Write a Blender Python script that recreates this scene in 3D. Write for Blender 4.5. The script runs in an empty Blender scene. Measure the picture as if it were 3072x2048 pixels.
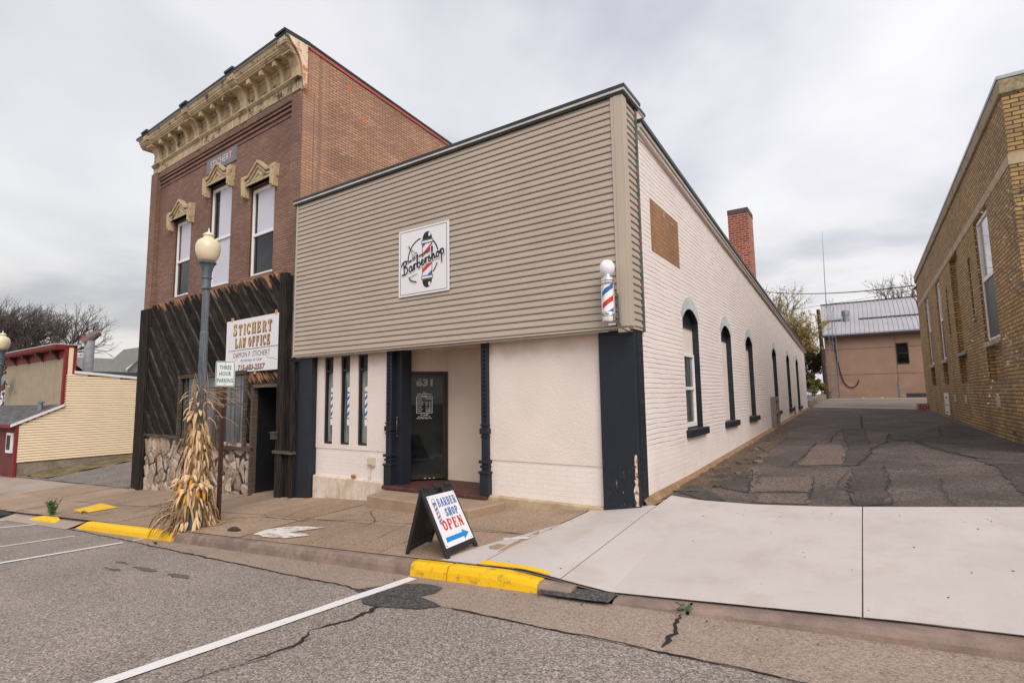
import bpy, bmesh, math, random
from mathutils import Vector, Matrix, noise
random.seed(7)
R=math.radians
scene=bpy.context.scene
# ------------------------------------------------------------------ camera
cam_d=bpy.data.cameras.new('camera'); cam=bpy.data.objects.new('camera',cam_d); scene.collection.objects.link(cam)
cam_d.sensor_width=36; cam_d.lens=18.625; cam_d.clip_start=.05; cam_d.clip_end=2000
_r=Vector((.83240858,.5539541,-.0151926)); _u=Vector((.07047901,-.07863407,.99440907)); _f=Vector((-.54966232,.8288254,.10449781))
cam.matrix_world=Matrix(((_r.x,_u.x,-_f.x,0),(_r.y,_u.y,-_f.y,0),(_r.z,_u.z,-_f.z,1.65),(0,0,0,1)))
scene.camera=cam
# ------------------------------------------------------------------ light
SUN_EL,SUN_AZ=R(42),R(130)      # azimuth measured clockwise from +Y
w=bpy.data.worlds.new('World'); scene.world=w; w.use_nodes=True
nt=w.node_tree; nt.nodes.clear()
def wn(t,**k):
    n=nt.nodes.new(t)
    for a,b in k.items(): setattr(n,a,b)
    return n
out=wn('ShaderNodeOutputWorld'); bgn=wn('ShaderNodeBackground'); bgc=wn('ShaderNodeBackground')
sky=wn('ShaderNodeTexSky',sky_type='NISHITA'); sky.sun_disc=False; sky.sun_elevation=SUN_EL; sky.sun_rotation=SUN_AZ
sky.air_density=2; sky.dust_density=4
nt.links.new(sky.outputs[0],bgn.inputs[0]); bgn.inputs[1].default_value=.05*.6
tc=wn('ShaderNodeTexCoord'); sep=wn('ShaderNodeSeparateXYZ'); nt.links.new(tc.outputs['Generated'],sep.inputs[0])
# project the direction on a cloud deck: (x,y)/(z+.18)
ad=wn('ShaderNodeMath',operation='ADD'); ad.inputs[1].default_value=.22; nt.links.new(sep.outputs[2],ad.inputs[0])
mx=wn('ShaderNodeMath',operation='MAXIMUM'); mx.inputs[1].default_value=.12; nt.links.new(ad.outputs[0],mx.inputs[0])
dx=wn('ShaderNodeMath',operation='DIVIDE'); nt.links.new(sep.outputs[0],dx.inputs[0]); nt.links.new(mx.outputs[0],dx.inputs[1])
dy=wn('ShaderNodeMath',operation='DIVIDE'); nt.links.new(sep.outputs[1],dy.inputs[0]); nt.links.new(mx.outputs[0],dy.inputs[1])
cb=wn('ShaderNodeCombineXYZ'); nt.links.new(dx.outputs[0],cb.inputs[0]); nt.links.new(dy.outputs[0],cb.inputs[1])
n1=wn('ShaderNodeTexNoise'); n1.inputs['Scale'].default_value=1.05; n1.inputs['Detail'].default_value=5; n1.inputs['Roughness'].default_value=.5; n1.inputs['Distortion'].default_value=.25
nt.links.new(cb.outputs[0],n1.inputs['Vector'])
rp=wn('ShaderNodeValToRGB'); e=rp.color_ramp.elements
e[0].position=.39; e[0].color=(.47,.465,.53,1); e[1].position=.62; e[1].color=(.82,.795,.81,1)
m_=e.new(.50); m_.color=(.70,.675,.71,1)
nt.links.new(n1.outputs[0],rp.inputs[0])
# brighter toward the right of the street, greyer to the left
gx=wn('ShaderNodeMapRange'); gx.inputs[1].default_value=-.95; gx.inputs[2].default_value=.25; gx.inputs[3].default_value=.80; gx.inputs[4].default_value=1.0
nt.links.new(sep.outputs[0],gx.inputs[0])
vm=wn('ShaderNodeVectorMath',operation='SCALE'); nt.links.new(rp.outputs[0],vm.inputs[0]); nt.links.new(gx.outputs[0],vm.inputs['Scale'])
nt.links.new(vm.outputs[0],bgc.inputs[0]); bgc.inputs[1].default_value=1.04
adds=wn('ShaderNodeAddShader'); nt.links.new(bgn.outputs[0],adds.inputs[0]); nt.links.new(bgc.outputs[0],adds.inputs[1])
nt.links.new(adds.outputs[0],out.inputs[0])
sd=bpy.data.lights.new('sun','SUN'); sd.energy=1.9; sd.angle=R(35); sd.color=(1,.96,.9)
so=bpy.data.objects.new('sun',sd); scene.collection.objects.link(so)
sv=Vector((math.sin(SUN_AZ)*math.cos(SUN_EL),math.cos(SUN_AZ)*math.cos(SUN_EL),math.sin(SUN_EL)))
so.rotation_euler=sv.to_track_quat('Z','Y').to_euler()
vs=scene.view_settings; vs.view_transform='Standard'; vs.look='None'; vs.gamma=1; vs.exposure=0.14; vs.use_curve_mapping=False
# ------------------------------------------------------------------ materials
MATS={}
class NT:
    def __init__(s,name):
        s.m=bpy.data.materials.new(name); s.m.use_nodes=True; s.t=s.m.node_tree; s.t.nodes.clear()
        s.o=s.n('ShaderNodeOutputMaterial'); s.b=s.n('ShaderNodeBsdfPrincipled'); s.l(s.b.outputs[0],s.o.inputs[0])
        g=s.n('ShaderNodeNewGeometry'); s.pos=g.outputs['Position']; s.sp=None; MATS[name]=s.m
    def n(s,t,**k):
        x=s.t.nodes.new(t)
        for a,b in k.items(): setattr(x,a,b)
        return x
    def l(s,a,b): s.t.links.new(a,b)
    def put(s,x,sock):
        if isinstance(x,(int,float)): sock.default_value=x
        elif isinstance(x,tuple): sock.default_value=(*x,1) if len(x)==3 and sock.type=='RGBA' else x
        else: s.l(x,sock)
    def math(s,op,a,b=0.,c=None):
        x=s.n('ShaderNodeMath',operation=op); s.put(a,x.inputs[0]); s.put(b,x.inputs[1])
        if c is not None: s.put(c,x.inputs[2])
        return x.outputs[0]
    def xyz(s):
        if s.sp is None:
            q=s.n('ShaderNodeSeparateXYZ'); s.l(s.pos,q.inputs[0]); s.sp=q.outputs
        return s.sp
    def comb(s,a,b,c=0.):
        x=s.n('ShaderNodeCombineXYZ'); s.put(a,x.inputs[0]); s.put(b,x.inputs[1]); s.put(c,x.inputs[2]); return x.outputs[0]
    def noise(s,scale,detail=4,rough=.55,vec=None,dist=0.,stretch=None):
        x=s.n('ShaderNodeTexNoise'); x.inputs['Scale'].default_value=scale; x.inputs['Detail'].default_value=detail
        x.inputs['Roughness'].default_value=rough; x.inputs['Distortion'].default_value=dist
        v=vec or s.pos
        if stretch:
            mp=s.n('ShaderNodeMapping'); mp.inputs['Scale'].default_value=stretch; s.l(v,mp.inputs[0]); v=mp.outputs[0]
        s.l(v,x.inputs['Vector']); return x.outputs[0]
    def vor(s,scale,vec=None,feature='F1',out='Color',rnd=1.):
        x=s.n('ShaderNodeTexVoronoi',feature=feature); x.inputs['Scale'].default_value=scale; x.inputs['Randomness'].default_value=rnd
        s.l(vec or s.pos,x.inputs['Vector']); return x.outputs[out]
    def rng(s,v,a,b,c=0.,d=1.):
        x=s.n('ShaderNodeMapRange'); x.clamp=True; s.put(v,x.inputs[0])
        for i,q in enumerate((a,b,c,d)): x.inputs[i+1].default_value=q
        return x.outputs[0]
    def mix(s,f,a,b,mode='MIX'):
        x=s.n('ShaderNodeMix',data_type='RGBA',blend_type=mode); x.clamp_factor=True
        s.put(f,x.inputs[0]); s.put(a,x.inputs[6]); s.put(b,x.inputs[7]); return x.outputs[2]
    def scl(s,c,f):
        x=s.n('ShaderNodeVectorMath',operation='SCALE'); s.put(c,x.inputs[0]) ; s.put(f,x.inputs['Scale']); return x.outputs[0]
    def bump(s,h,strength=.5,dist=.01,prev=None):
        x=s.n('ShaderNodeBump'); x.inputs['Strength'].default_value=strength; x.inputs['Distance'].default_value=dist
        s.l(h,x.inputs['Height'])
        if prev is not None: s.l(prev,x.inputs['Normal'])
        return x.outputs[0]
    def attr(s,name='rnd'):
        x=s.n('ShaderNodeAttribute',attribute_name=name); return x.outputs['Fac']
    def fin(s,col,rough=.8,nrm=None,metal=0.,spec=.4,**k):
        s.put(col,s.b.inputs['Base Color']); s.put(rough,s.b.inputs['Roughness']); s.put(metal,s.b.inputs['Metallic'])
        s.b.inputs['Specular IOR Level'].default_value=spec
        if nrm is not None: s.l(nrm,s.b.inputs['Normal'])
        for a,v in k.items(): s.put(v,s.b.inputs[a])
        return s.m
def surf(name,col,rough=.75,var=.18,vs=1.6,fine=.12,fs=40,bump=.15,bd=.004,spots=None,metal=0.,spec=.4,streak=None,**k):
    """colour with large and fine variation; spots=(colour,scale,lo,hi); streak=(colour,amount) runs down vertically"""
    t=NT(name); a=t.rng(t.noise(vs,5),.3,.7,1-var,1+var); f=t.noise(fs,3); b=t.rng(f,.3,.7,1-fine,1+fine)
    c=t.scl(t.comb(*col),t.math('MULTIPLY',a,b))
    if streak:
        sn=t.noise(3.2,5,.6,stretch=(3,3,.25)); c=t.mix(t.math('MULTIPLY',t.rng(sn,.5,.72),streak[1]),c,streak[0])
    if spots:
        c=t.mix(t.rng(t.noise(spots[1],6,.65),spots[2],spots[3]),c,spots[0])
    return t.fin(c,rough,t.bump(f,bump,bd),metal,spec,**k)
def brick(name,c1,c2,mortar,bw=.215,bh=.075,ms=.010,bd=.006,strength=.7,var=.25,patch=None,wob=0.,zfade=None,extra=None,smooth=.1,rough=.85):
    t=NT(name); X,Y,Z=t.xyz(); u=t.math('ADD',X,Y)
    v=Z
    if wob:
        v=t.math('ADD',Z,t.math('MULTIPLY',t.math('SUBTRACT',t.noise(1.3,3),.5),wob))
        u=t.math('ADD',u,t.math('MULTIPLY',t.math('SUBTRACT',t.noise(2.3,3),.5),wob))
    x=t.n('ShaderNodeTexBrick'); x.offset=.5; t.l(t.comb(u,v),x.inputs['Vector']); x.inputs['Scale'].default_value=1
    x.inputs['Brick Width'].default_value=bw; x.inputs['Row Height'].default_value=bh; x.inputs['Mortar Size'].default_value=ms; x.inputs['Mortar Smooth'].default_value=smooth
    x.inputs['Bias'].default_value=0; x.inputs['Color1'].default_value=(*c1,1); x.inputs['Color2'].default_value=(*c2,1); x.inputs['Mortar'].default_value=(*mortar,1)
    big=t.rng(t.noise(.7,6,.6),.3,.7,1-var,1+var); fn=t.noise(60,2); c=t.scl(x.outputs[0],t.math('MULTIPLY',big,t.rng(fn,.3,.7,.88,1.12)))
    if patch: c=t.mix(t.math('MULTIPLY',t.rng(t.noise(patch[1],6,.65,stretch=patch[4] if len(patch)>4 else None),patch[2],patch[3]),.85),c,patch[0])
    fac=t.math('SUBTRACT',1.,x.outputs['Fac'])
    h=t.math('ADD',fac,t.math('MULTIPLY',t.noise(22,3),.45))
    if zfade:   # smooth parge coat below zfade
        zz=t.math('ADD',Z,t.math('MULTIPLY',t.noise(2.2,4),.35)); k=t.rng(zz,zfade-.04,zfade+.05); h=t.math('MULTIPLY',h,t.math('ADD',t.math('MULTIPLY',k,.85),.15))
        c=t.mix(k,t.scl(t.comb(*c1),t.rng(t.noise(3,6,.6),.3,.7,.9,1.05)),c)
    if extra: c=extra(t,c)
    return t.fin(c,rough,t.bump(h,strength,bd))
def aggregate(name,cs,scale=70,bump=.5,bd=.004,mask=None,var=.12,rough=.9):
    t=NT(name); v=t.vor(scale); r=t.n('ShaderNodeValToRGB'); r.color_ramp.interpolation='LINEAR'
    sx=t.n('ShaderNodeSeparateXYZ'); t.l(v,sx.inputs[0]); t.l(sx.outputs[0],r.inputs[0])
    el=r.color_ramp.elements; n=len(cs)
    el[0].color=(*cs[0],1); el[-1].color=(*cs[-1],1); el[0].position=0; el[-1].position=1
    for i in range(1,n-1):
        q=el.new(i/(n-1)); q.color=(*cs[i],1)
    big=t.rng(t.noise(.9,6,.6),.3,.7,1-var,1+var); c=t.scl(r.outputs[0],big)
    d=t.vor(scale,out='Distance'); h=t.math('ADD',t.math('MULTIPLY',d,-.8),t.noise(180,2))
    if mask: c=mask(t,c)
    return t.fin(c,rough,t.bump(h,bump,bd),spec=.3)
W_=(.78,.70,.655)
NAVY=(.011,.015,.023)
def _paintwear(t,c):
    X,Y,Z=t.xyz(); f=t.rng(t.noise(9,6,.7,stretch=(1,1,.45)),.66,.72); lo=t.rng(Z,.1,1.2,1.,.12)
    c=t.mix(t.math('MULTIPLY',f,t.math('MULTIPLY',lo,.7)),c,(.32,.25,.19))
    g=t.math('MULTIPLY',t.rng(t.noise(1.5,5,.6),.48,.7),t.rng(Z,0.,1.3,.35,0.)); return t.mix(g,c,(.50,.40,.30))
t=NT('white_painted_brick'); X,Y,Z=t.xyz(); wz=t.math('ADD',Z,t.math('MULTIPLY',t.math('SUBTRACT',t.noise(1.6,4,.6),.5),.055)); row=t.math('DIVIDE',wz,.0795); fr=t.math('FRACT',row); ri=t.math('FLOOR',row)
dj=t.math('MINIMUM',fr,t.math('SUBTRACT',1.,fr)); amp=t.rng(t.noise(1,4,.65,vec=t.comb(t.math('MULTIPLY',Y,1.7),t.math('MULTIPLY',ri,7.31),0.)),.34,.62,.12,1.)
line=t.math('MULTIPLY',t.rng(dj,.0,.19,1.,0.),amp)
bxv=t.math('DIVIDE',t.math('ADD',Y,t.math('MULTIPLY',ri,.115)),.23); bf=t.math('FRACT',bxv); bd_=t.math('MINIMUM',bf,t.math('SUBTRACT',1.,bf)); vj=t.math('MULTIPLY',t.rng(bd_,0.,.05,1.,0.),t.rng(t.noise(2.7,3),.5,.7,0.,.5))
brk=t.noise(1,2,.5,vec=t.comb(t.math('MULTIPLY',t.math('FLOOR',bxv),3.7),t.math('MULTIPLY',ri,5.3),0.))
k=t.rng(t.math('ADD',Z,t.math('MULTIPLY',t.math('SUBTRACT',t.noise(1.7,4),.5),.45)),t.math('ADD',.74,0.) if 0 else .80,.92)
h=t.math('SUBTRACT',t.math('ADD',t.math('MULTIPLY',brk,.5),t.math('MULTIPLY',t.noise(18,4),.35)),t.math('MAXIMUM',line,vj)); h=t.math('MULTIPLY',h,t.math('ADD',t.math('MULTIPLY',k,.85),.15))
c=t.scl(t.comb(.80,.715,.685),t.math('MULTIPLY',t.rng(t.noise(.8,6,.6),.3,.7,.95,1.03),t.rng(brk,.3,.7,.965,1.02)))
c=t.mix(t.math('MULTIPLY',t.math('MULTIPLY',line,.42),k),c,(.48,.39,.34)); c=t.mix(t.math('MULTIPLY',t.rng(t.noise(7,6,.75,stretch=(1,.5,1.6)),.66,.71),.5),c,(.42,.33,.26)); c=_paintwear(t,c)
t.fin(c,.65,t.bump(h,.8,.014))
brick('white_front_brick',W_,(.76,.68,.64),(.72,.64,.60),bw=.23,bh=.078,ms=.006,bd=.004,strength=.35,var=.04,rough=.65,smooth=.3)
surf('white_wall_paint',(.72,.63,.575),.7,.05,2,.03,60,.1,.004)
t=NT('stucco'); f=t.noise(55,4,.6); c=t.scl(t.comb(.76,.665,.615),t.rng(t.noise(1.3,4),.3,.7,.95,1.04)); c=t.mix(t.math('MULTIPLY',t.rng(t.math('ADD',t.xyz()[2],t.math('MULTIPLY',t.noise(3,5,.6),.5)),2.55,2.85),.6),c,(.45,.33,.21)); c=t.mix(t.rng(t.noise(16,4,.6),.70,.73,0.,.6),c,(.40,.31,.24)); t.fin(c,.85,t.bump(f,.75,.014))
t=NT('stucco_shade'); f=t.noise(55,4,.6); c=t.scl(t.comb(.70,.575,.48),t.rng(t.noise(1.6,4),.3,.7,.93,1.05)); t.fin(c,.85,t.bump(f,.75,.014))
def _dirtfoot(t,c):
    X,Y,Z=t.xyz(); return t.mix(t.math('MULTIPLY',t.rng(t.noise(5,6,.65,stretch=(1,1,.5)),.42,.68),.8),c,(.42,.31,.2))
t=NT('foundation_paint'); c=t.scl(t.comb(.70,.60,.52),t.rng(t.noise(4,5),.3,.7,.85,1.05)); c=_dirtfoot(t,c); t.fin(c,.85,t.bump(t.noise(25,4),.4,.01))
t=NT('foundation_bare'); c=t.scl(t.comb(.47,.355,.23),t.rng(t.noise(5,5),.3,.7,.75,1.15)); t.fin(c,.9,t.bump(t.noise(30,4),.6,.012))
surf('navy_paint',NAVY,.5,.12,3,.08,60,.2,.004)
t=NT('navy_pilaster'); X,Y,Z=t.xyz(); c=t.scl(t.comb(*NAVY),t.rng(t.noise(2,4),.3,.7,.9,1.15))
f=t.math('MULTIPLY',t.rng(t.noise(14,5,.7,stretch=(2.2,2.2,.5)),.62,.66),t.rng(Z,.0,.85,1.,0.)); c=t.mix(f,c,(.5,.38,.3)); t.fin(c,.5,t.bump(t.noise(70,3),.2,.004))
brick('navy_brick',NAVY,(.02,.028,.036),(.01,.014,.02),bw=.23,bh=.0795,ms=.010,bd=.01,strength=.8,var=.1,wob=.02,rough=.5)
surf('pale_blue_paint',(.50,.54,.55),.6,.12,6,.1,30,.3,.006)
surf('window_sill_navy',NAVY,.5,.15,4,.1,50,.4,.006)
t=NT('vinyl_siding'); X,Y,Z=t.xyz(); c=t.scl(t.comb(.44,.37,.305),t.math('MULTIPLY',t.rng(t.noise(.8,5,.6),.3,.7,.95,1.04),t.rng(t.noise(1,4,.6,vec=t.comb(t.math('MULTIPLY',X,.8),t.math('MULTIPLY',Y,.8),t.math('MULTIPLY',t.math('FLOOR',t.math('DIVIDE',t.math('SUBTRACT',Z,2.66),.107)),5.1))),.35,.65,.955,1.03))); c=t.mix(t.math('MULTIPLY',t.rng(t.noise(2.5,5,.6,stretch=(1,1,.3)),.6,.75),.18),c,(.28,.22,.17)); t.fin(c,.45,t.bump(t.noise(2.2,2),.25,.02))
surf('vinyl_trim',(.45,.375,.305),.5,.04,.8,.03,90,.06,.002)
surf('vinyl_shadow_gap',(.06,.045,.035),.8,.05)
surf('coping_dark',(.035,.045,.043),.45,.2,3,.1,50,.1,.003,metal=.3)
surf('coping_light',(.55,.52,.50),.5,.15,3,.1,50,.1,.003)
surf('copper_flashing',(.06,.10,.085),.6,.4,5,.3,30,.2,.003,spots=((.17,.11,.09),6,.52,.6))
surf('patch_brick_board',(.34,.18,.09),.8,.1)
brick('bare_brown_brick',(.34,.175,.085),(.29,.15,.075),(.24,.14,.08),bw=.23,bh=.0795,ms=.011,bd=.012,wob=.03,patch=((.66,.54,.42),7,.63,.68,(1,.7,.5)),smooth=.3)
brick('chimney_brick',(.46,.10,.05),(.24,.05,.035),(.50,.36,.30),bw=.22,bh=.085,ms=.011,bd=.006)
surf('chimney_cap',(.09,.07,.06),.9)
def _lawstain(t,c):
    return t.mix(t.math('MULTIPLY',t.rng(t.noise(.55,5,.6),.5,.72),.55),c,(.13,.07,.06))
brick('law_front_brick',(.27,.155,.115),(.20,.11,.08),(.10,.06,.045),bw=.21,bh=.068,ms=.007,bd=.006,extra=_lawstain,var=.18)
def _lawside(t,c):
    X,Y,Z=t.xyz(); c=t.mix(t.math('MULTIPLY',t.rng(t.noise(.8,6,.6,stretch=(1,.4,1.5)),.47,.66),.6),c,(.20,.11,.085))
    c=t.mix(t.math('MULTIPLY',t.rng(t.noise(2.5,5,.6),.66,.7),.8),c,(.62,.17,.05))
    c=t.mix(t.rng(Y,8.15,8.35,.25,0.),c,(.55,.31,.19)); return t.mix(t.rng(t.math('ABSOLUTE',t.math('SUBTRACT',t.math('ADD',Y,t.math('MULTIPLY',t.noise(2,3),.25)),8.15)),.02,.07,.65,0.),c,(.22,.14,.11))
brick('law_side_brick',(.53,.30,.19),(.39,.215,.14),(.14,.08,.055),bw=.215,bh=.072,ms=.008,bd=.008,extra=_lawside,var=.14)
brick('law_side_dark_brick',(.30,.16,.11),(.25,.13,.10),(.15,.09,.07),bw=.215,bh=.072,ms=.008,bd=.008,var=.14)
surf('cornice_metal',(.46,.355,.225),.8,.22,1.8,.15,25,.35,.006,spots=((.09,.075,.055),3.2,.55,.66),streak=((.78,.64,.48),.45))
surf('cornice_worn',(.44,.33,.19),.8,.25,2,.2,25,.5,.008,spots=((.07,.06,.05),3.2,.46,.58),streak=((.75,.62,.5),.85))
surf('rusty_sheet',(.78,.60,.44),.6,.08,3,.05,60,.1,.002,spots=((.50,.19,.06),3.4,.47,.58))
surf('hood_cast_iron',(.48,.37,.235),.75,.2,5,.2,30,.4,.006,spots=((.12,.085,.05),5,.53,.66))
surf('red_trim',(.20,.022,.02),.6,.12,4,.08,50,.15,.003)
surf('salmon_trim',(.42,.11,.09),.6,.12,4,.08,50,.15,.003)
surf('dark_red_wall',(.13,.025,.022),.75,.2,3,.1,40,.3,.005,streak=((.2,.08,.06),.3))
surf('slate_plaque',(.20,.18,.20),.7,.12,4,.15,60,.3,.003)
surf('plaque_lettering',(.60,.56,.57),.7,.05)
surf('window_white',(.80,.78,.78),.4,.04)
surf('window_maroon',(.08,.022,.018),.6,.1)
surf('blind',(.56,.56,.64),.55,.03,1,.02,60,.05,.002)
surf('painted_sky_glass',(.50,.50,.52),.08,.03,1,.01,20,.0,.001,spec=.8)  # pale grey base colour paints the bright sky reflection into the upper panes
surf('screen',(.035,.04,.05),.45,.1,3,.2,200,.2,.002)
t=NT('glass_dark'); c=t.mix(t.rng(t.noise(1.7,3),.4,.6),(.004,.005,.006),(.014,.016,.017)); t.fin(c,.03,None,0.,.34)
t=NT('glass_curtain'); X,Y,Z=t.xyz(); v=t.noise(14,3,.6,stretch=(1,1,.05)); c=t.mix(t.rng(v,.4,.62),(.03,.04,.05),(.16,.15,.15)); t.fin(c,.06,None,0.,.55)
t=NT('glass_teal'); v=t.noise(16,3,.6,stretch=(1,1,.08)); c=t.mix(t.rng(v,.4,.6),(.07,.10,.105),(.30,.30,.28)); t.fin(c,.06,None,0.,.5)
surf('black_frame',(.012,.012,.014),.4,.1)
surf('bronze_frame',(.035,.028,.022),.4,.15,metal=.4)
surf('aluminium_frame',(.20,.15,.10),.35,.1,metal=.6)
surf('door_handle_plate',(.50,.38,.26),.4,.1)
surf('white_vinyl_letters',(.80,.80,.80),.6,.03)
surf('grey_vinyl_letters',(.27,.29,.30),.6,.03)
surf('maroon_floor',(.085,.028,.022),.55,.3,5,.2,40,.3,.004,spots=((.28,.2,.17),9,.62,.72))
surf('step_concrete',(.33,.235,.165),.9,.12,3,.2,90,.5,.006)
surf('chrome',(.75,.73,.74),.12,.05,metal=1.)
surf('globe_white',(.85,.82,.84),.25,.02,spec=.5)
surf('pole_white',(.82,.80,.80),.2,.02)
surf('sign_white',(.74,.72,.755),.45,.03,1,.02)
surf('sign_black',(.012,.014,.018),.5,.05)
surf('sign_red',(.55,.03,.025),.45,.03)
surf('sign_blue',(.015,.12,.36),.45,.03)
surf('arrow_blue',(.01,.22,.62),.45,.03)
surf('gold_paint',(.56,.34,.13),.5,.12,9)
surf('letter_brown',(.10,.035,.03),.5,.05)
surf('sign_green',(.008,.20,.13),.5,.05)
surf('rust_bolt',(.30,.12,.05),.7,.2)
surf('black_plastic',(.018,.020,.023),.5,.1,5,.15,80,.3,.003)
surf('brown_post',(.055,.018,.014),.5,.2,6,.1)
surf('lamp_iron',(.075,.095,.115),.5,.3,5,.15,40,.3,.004,streak=((.22,.24,.27),.55))
t=NT('lamp_glass'); c=t.scl(t.comb(.72,.62,.43),t.rng(t.noise(5,3),.3,.7,.92,1.05)); t.fin(c,.3,None,0.,.5,**{'Subsurface Weight':.0})
t=NT('lamp_glass_top'); t.fin((.74,.68,.55),.3,None,0.,.5)
def _wood(name,axis,base=(.010,.009,.009),hi=(.075,.058,.048),orange=0.):
    t=NT(name); X,Y,Z=t.xyz()
    if axis=='diag': v=t.comb(t.math('MULTIPLY',t.math('ADD',X,Z),34.),t.math('MULTIPLY',t.math('SUBTRACT',X,Z),1.6),0.)
    elif axis=='v': v=t.comb(t.math('MULTIPLY',t.math('ADD',X,Y),36.),t.math('MULTIPLY',Z,1.5),0.)
    else: v=t.comb(t.math('MULTIPLY',Z,36.),t.math('MULTIPLY',X,1.5),0.)
    g=t.noise(1,5,.65,vec=v); r=t.attr()
    f=t.math('ADD',t.rng(g,.42,.74,0.,.9),t.math('MULTIPLY',t.math('SUBTRACT',r,.55),.45)); c=t.mix(f,base,hi)
    if orange:
        top=t.rng(Z,4.15,4.78,0.,.27); low=t.math('MULTIPLY',t.math('MULTIPLY',t.rng(t.math('ABSOLUTE',t.math('SUBTRACT',Z,2.25)),.05,.3,1.,0.),t.rng(X,-14.5,-14.1)),.28)
        m=t.math('ADD',t.math('ADD',t.noise(1,5,.65,vec=t.comb(t.math('MULTIPLY',t.math('ADD',X,Z),9.),t.math('MULTIPLY',t.math('SUBTRACT',X,Z),.8),3.)),t.math('MAXIMUM',top,low)),t.math('MULTIPLY',t.math('SUBTRACT',r,.5),.16))
        c=t.mix(t.rng(m,.745,.80,0.,.85),c,t.mix(g,(.28,.11,.045),(.50,.28,.16)))
    return t.fin(c,.9,t.bump(g,.5,.006),spec=.12)
_wood('plank_wood','diag',orange=1.); _wood('batten_wood','diag',(.03,.025,.022),(.15,.12,.10),orange=1.); _wood('post_wood','v'); _wood('rail_wood','h',(.06,.045,.035),(.20,.16,.13)); _wood('grey_wood','v',(.20,.17,.15),(.45,.40,.36))
_wood('door_wood','diag',(.012,.008,.007),(.035,.022,.018))
t=NT('field_stone'); r=t.attr(); e_=t.attr('edge'); c=t.mix(r,(.27,.20,.145),(.46,.37,.30)); c=t.scl(c,t.rng(t.noise(14,5,.65),.3,.7,.75,1.2)); c=t.mix(t.rng(t.noise(5,4),.58,.7,0.,.6),c,(.30,.19,.10)); c=t.mix(e_,(.15,.11,.08),c); t.fin(c,.9,t.bump(t.noise(40,4),.6,.008))
# ground materials
aggregate('road_asphalt',[(.11,.092,.08),(.19,.16,.14),(.265,.225,.195),(.33,.27,.23),(.48,.43,.39)],84,.5,.004,var=.13,
  mask=lambda t,c:t.mix(t.math('MULTIPLY',t.rng(t.noise(2.3,5,.6,stretch=(1,2.2,1)),.66,.74),.45),c,(.10,.085,.075)))
aggregate('alley_asphalt',[(.048,.040,.038),(.085,.068,.062),(.135,.105,.092),(.25,.195,.165)],60,.6,.005,var=.2,
  mask=lambda t,c:t.mix(t.math('MULTIPLY',t.rng(t.noise(.8,5,.6),.42,.6),.6),c,(.05,.044,.043)))
aggregate('alley_dark',[(.030,.027,.026),(.062,.053,.050),(.125,.10,.09)],55,.5,.004,var=.35,mask=lambda t,c:t.mix(t.math('MULTIPLY',t.rng(t.noise(1.8,6,.7),.5,.66),.7),c,(.10,.078,.068)))
aggregate('alley_light',[(.07,.052,.044),(.14,.105,.088),(.26,.20,.165)],60,.6,.005,var=.15)
aggregate('road_stain',[(.07,.06,.052),(.12,.10,.09),(.18,.155,.14)],75,.6,.004,var=.2)
aggregate('fresh_asphalt',[(.035,.033,.034),(.07,.066,.065),(.14,.13,.125)],60,.5,.005,var=.2)
surf('tar',(.016,.014,.014),.7,.2,6,.2,60,.4,.004)
surf('crack_dark',(.03,.025,.022),.9,.3,6,.2,60,.4,.004)
def _sidemask(t,c):
    r=t.attr(); c=t.scl(c,t.math('ADD',.84,t.math('MULTIPLY',r,.30))); c=t.mix(t.math('MULTIPLY',t.rng(t.noise(1.1,5,.6),.5,.68),.35),c,(.16,.11,.09)); return c
aggregate('old_concrete',[(.20,.135,.09),(.31,.22,.15),(.36,.255,.18),(.48,.37,.28)],85,.45,.003,var=.10,mask=_sidemask)
aggregate('gutter_concrete',[(.20,.145,.115),(.30,.225,.18),(.345,.265,.215),(.42,.34,.28)],85,.4,.003,var=.10,mask=lambda t,c:t.mix(t.math('MULTIPLY',t.rng(t.noise(1.2,5,.6),.5,.7),.3),c,(.15,.11,.09)))
t=NT('kerb_concrete'); X,Y,Z=t.xyz(); c=t.scl(t.comb(.28,.20,.165),t.rng(t.noise(5,6,.65),.3,.7,.7,1.2)); c=t.mix(t.rng(t.noise(2.6,5,.6),.45,.65,0.,.6),c,(.13,.095,.08)); t.fin(c,.9,t.bump(t.noise(45,4),.6,.008))
t=NT('new_concrete'); br=t.noise(1,3,.6,vec=t.comb(t.math('MULTIPLY',t.xyz()[0],1.5),t.math('MULTIPLY',t.xyz()[1],90.),0.)); c=t.scl(t.comb(.545,.49,.46),t.math('MULTIPLY',t.rng(t.noise(.8,5,.6),.3,.7,.94,1.04),t.rng(br,.3,.7,.965,1.03)))
c=t.mix(t.math('MULTIPLY',t.rng(t.noise(1.7,6,.65),.50,.70),.45),c,(.42,.33,.27)); c=t.mix(t.math('MULTIPLY',t.rng(t.noise(.55,6,.7,stretch=(1,.35,1)),.50,.66),.35),c,(.40,.36,.345)); c=t.mix(t.math('MULTIPLY',t.rng(t.noise(45,4,.7),.58,.72),.3),c,(.33,.28,.25)); c=t.mix(t.rng(t.noise(13,3,.5),.735,.76),c,(.25,.21,.19)); t.fin(c,.75,t.bump(br,.35,.003))
t=NT('yellow_paint'); X,Y,Z=t.xyz(); w1=t.noise(9,6,.7); c=t.mix(t.math('MULTIPLY',t.rng(w1,.53,.66),.7),(.82,.48,.008),(.22,.14,.035)); t.fin(c,.6,t.bump(t.noise(40,4),.6,.008))
t=NT('yellow_paint_clean'); c=t.mix(t.rng(t.noise(7,6,.7),.60,.74,0.,.6),(.84,.50,.008),(.35,.22,.05)); t.fin(c,.6,t.bump(t.noise(45,4),.35,.005))
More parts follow.
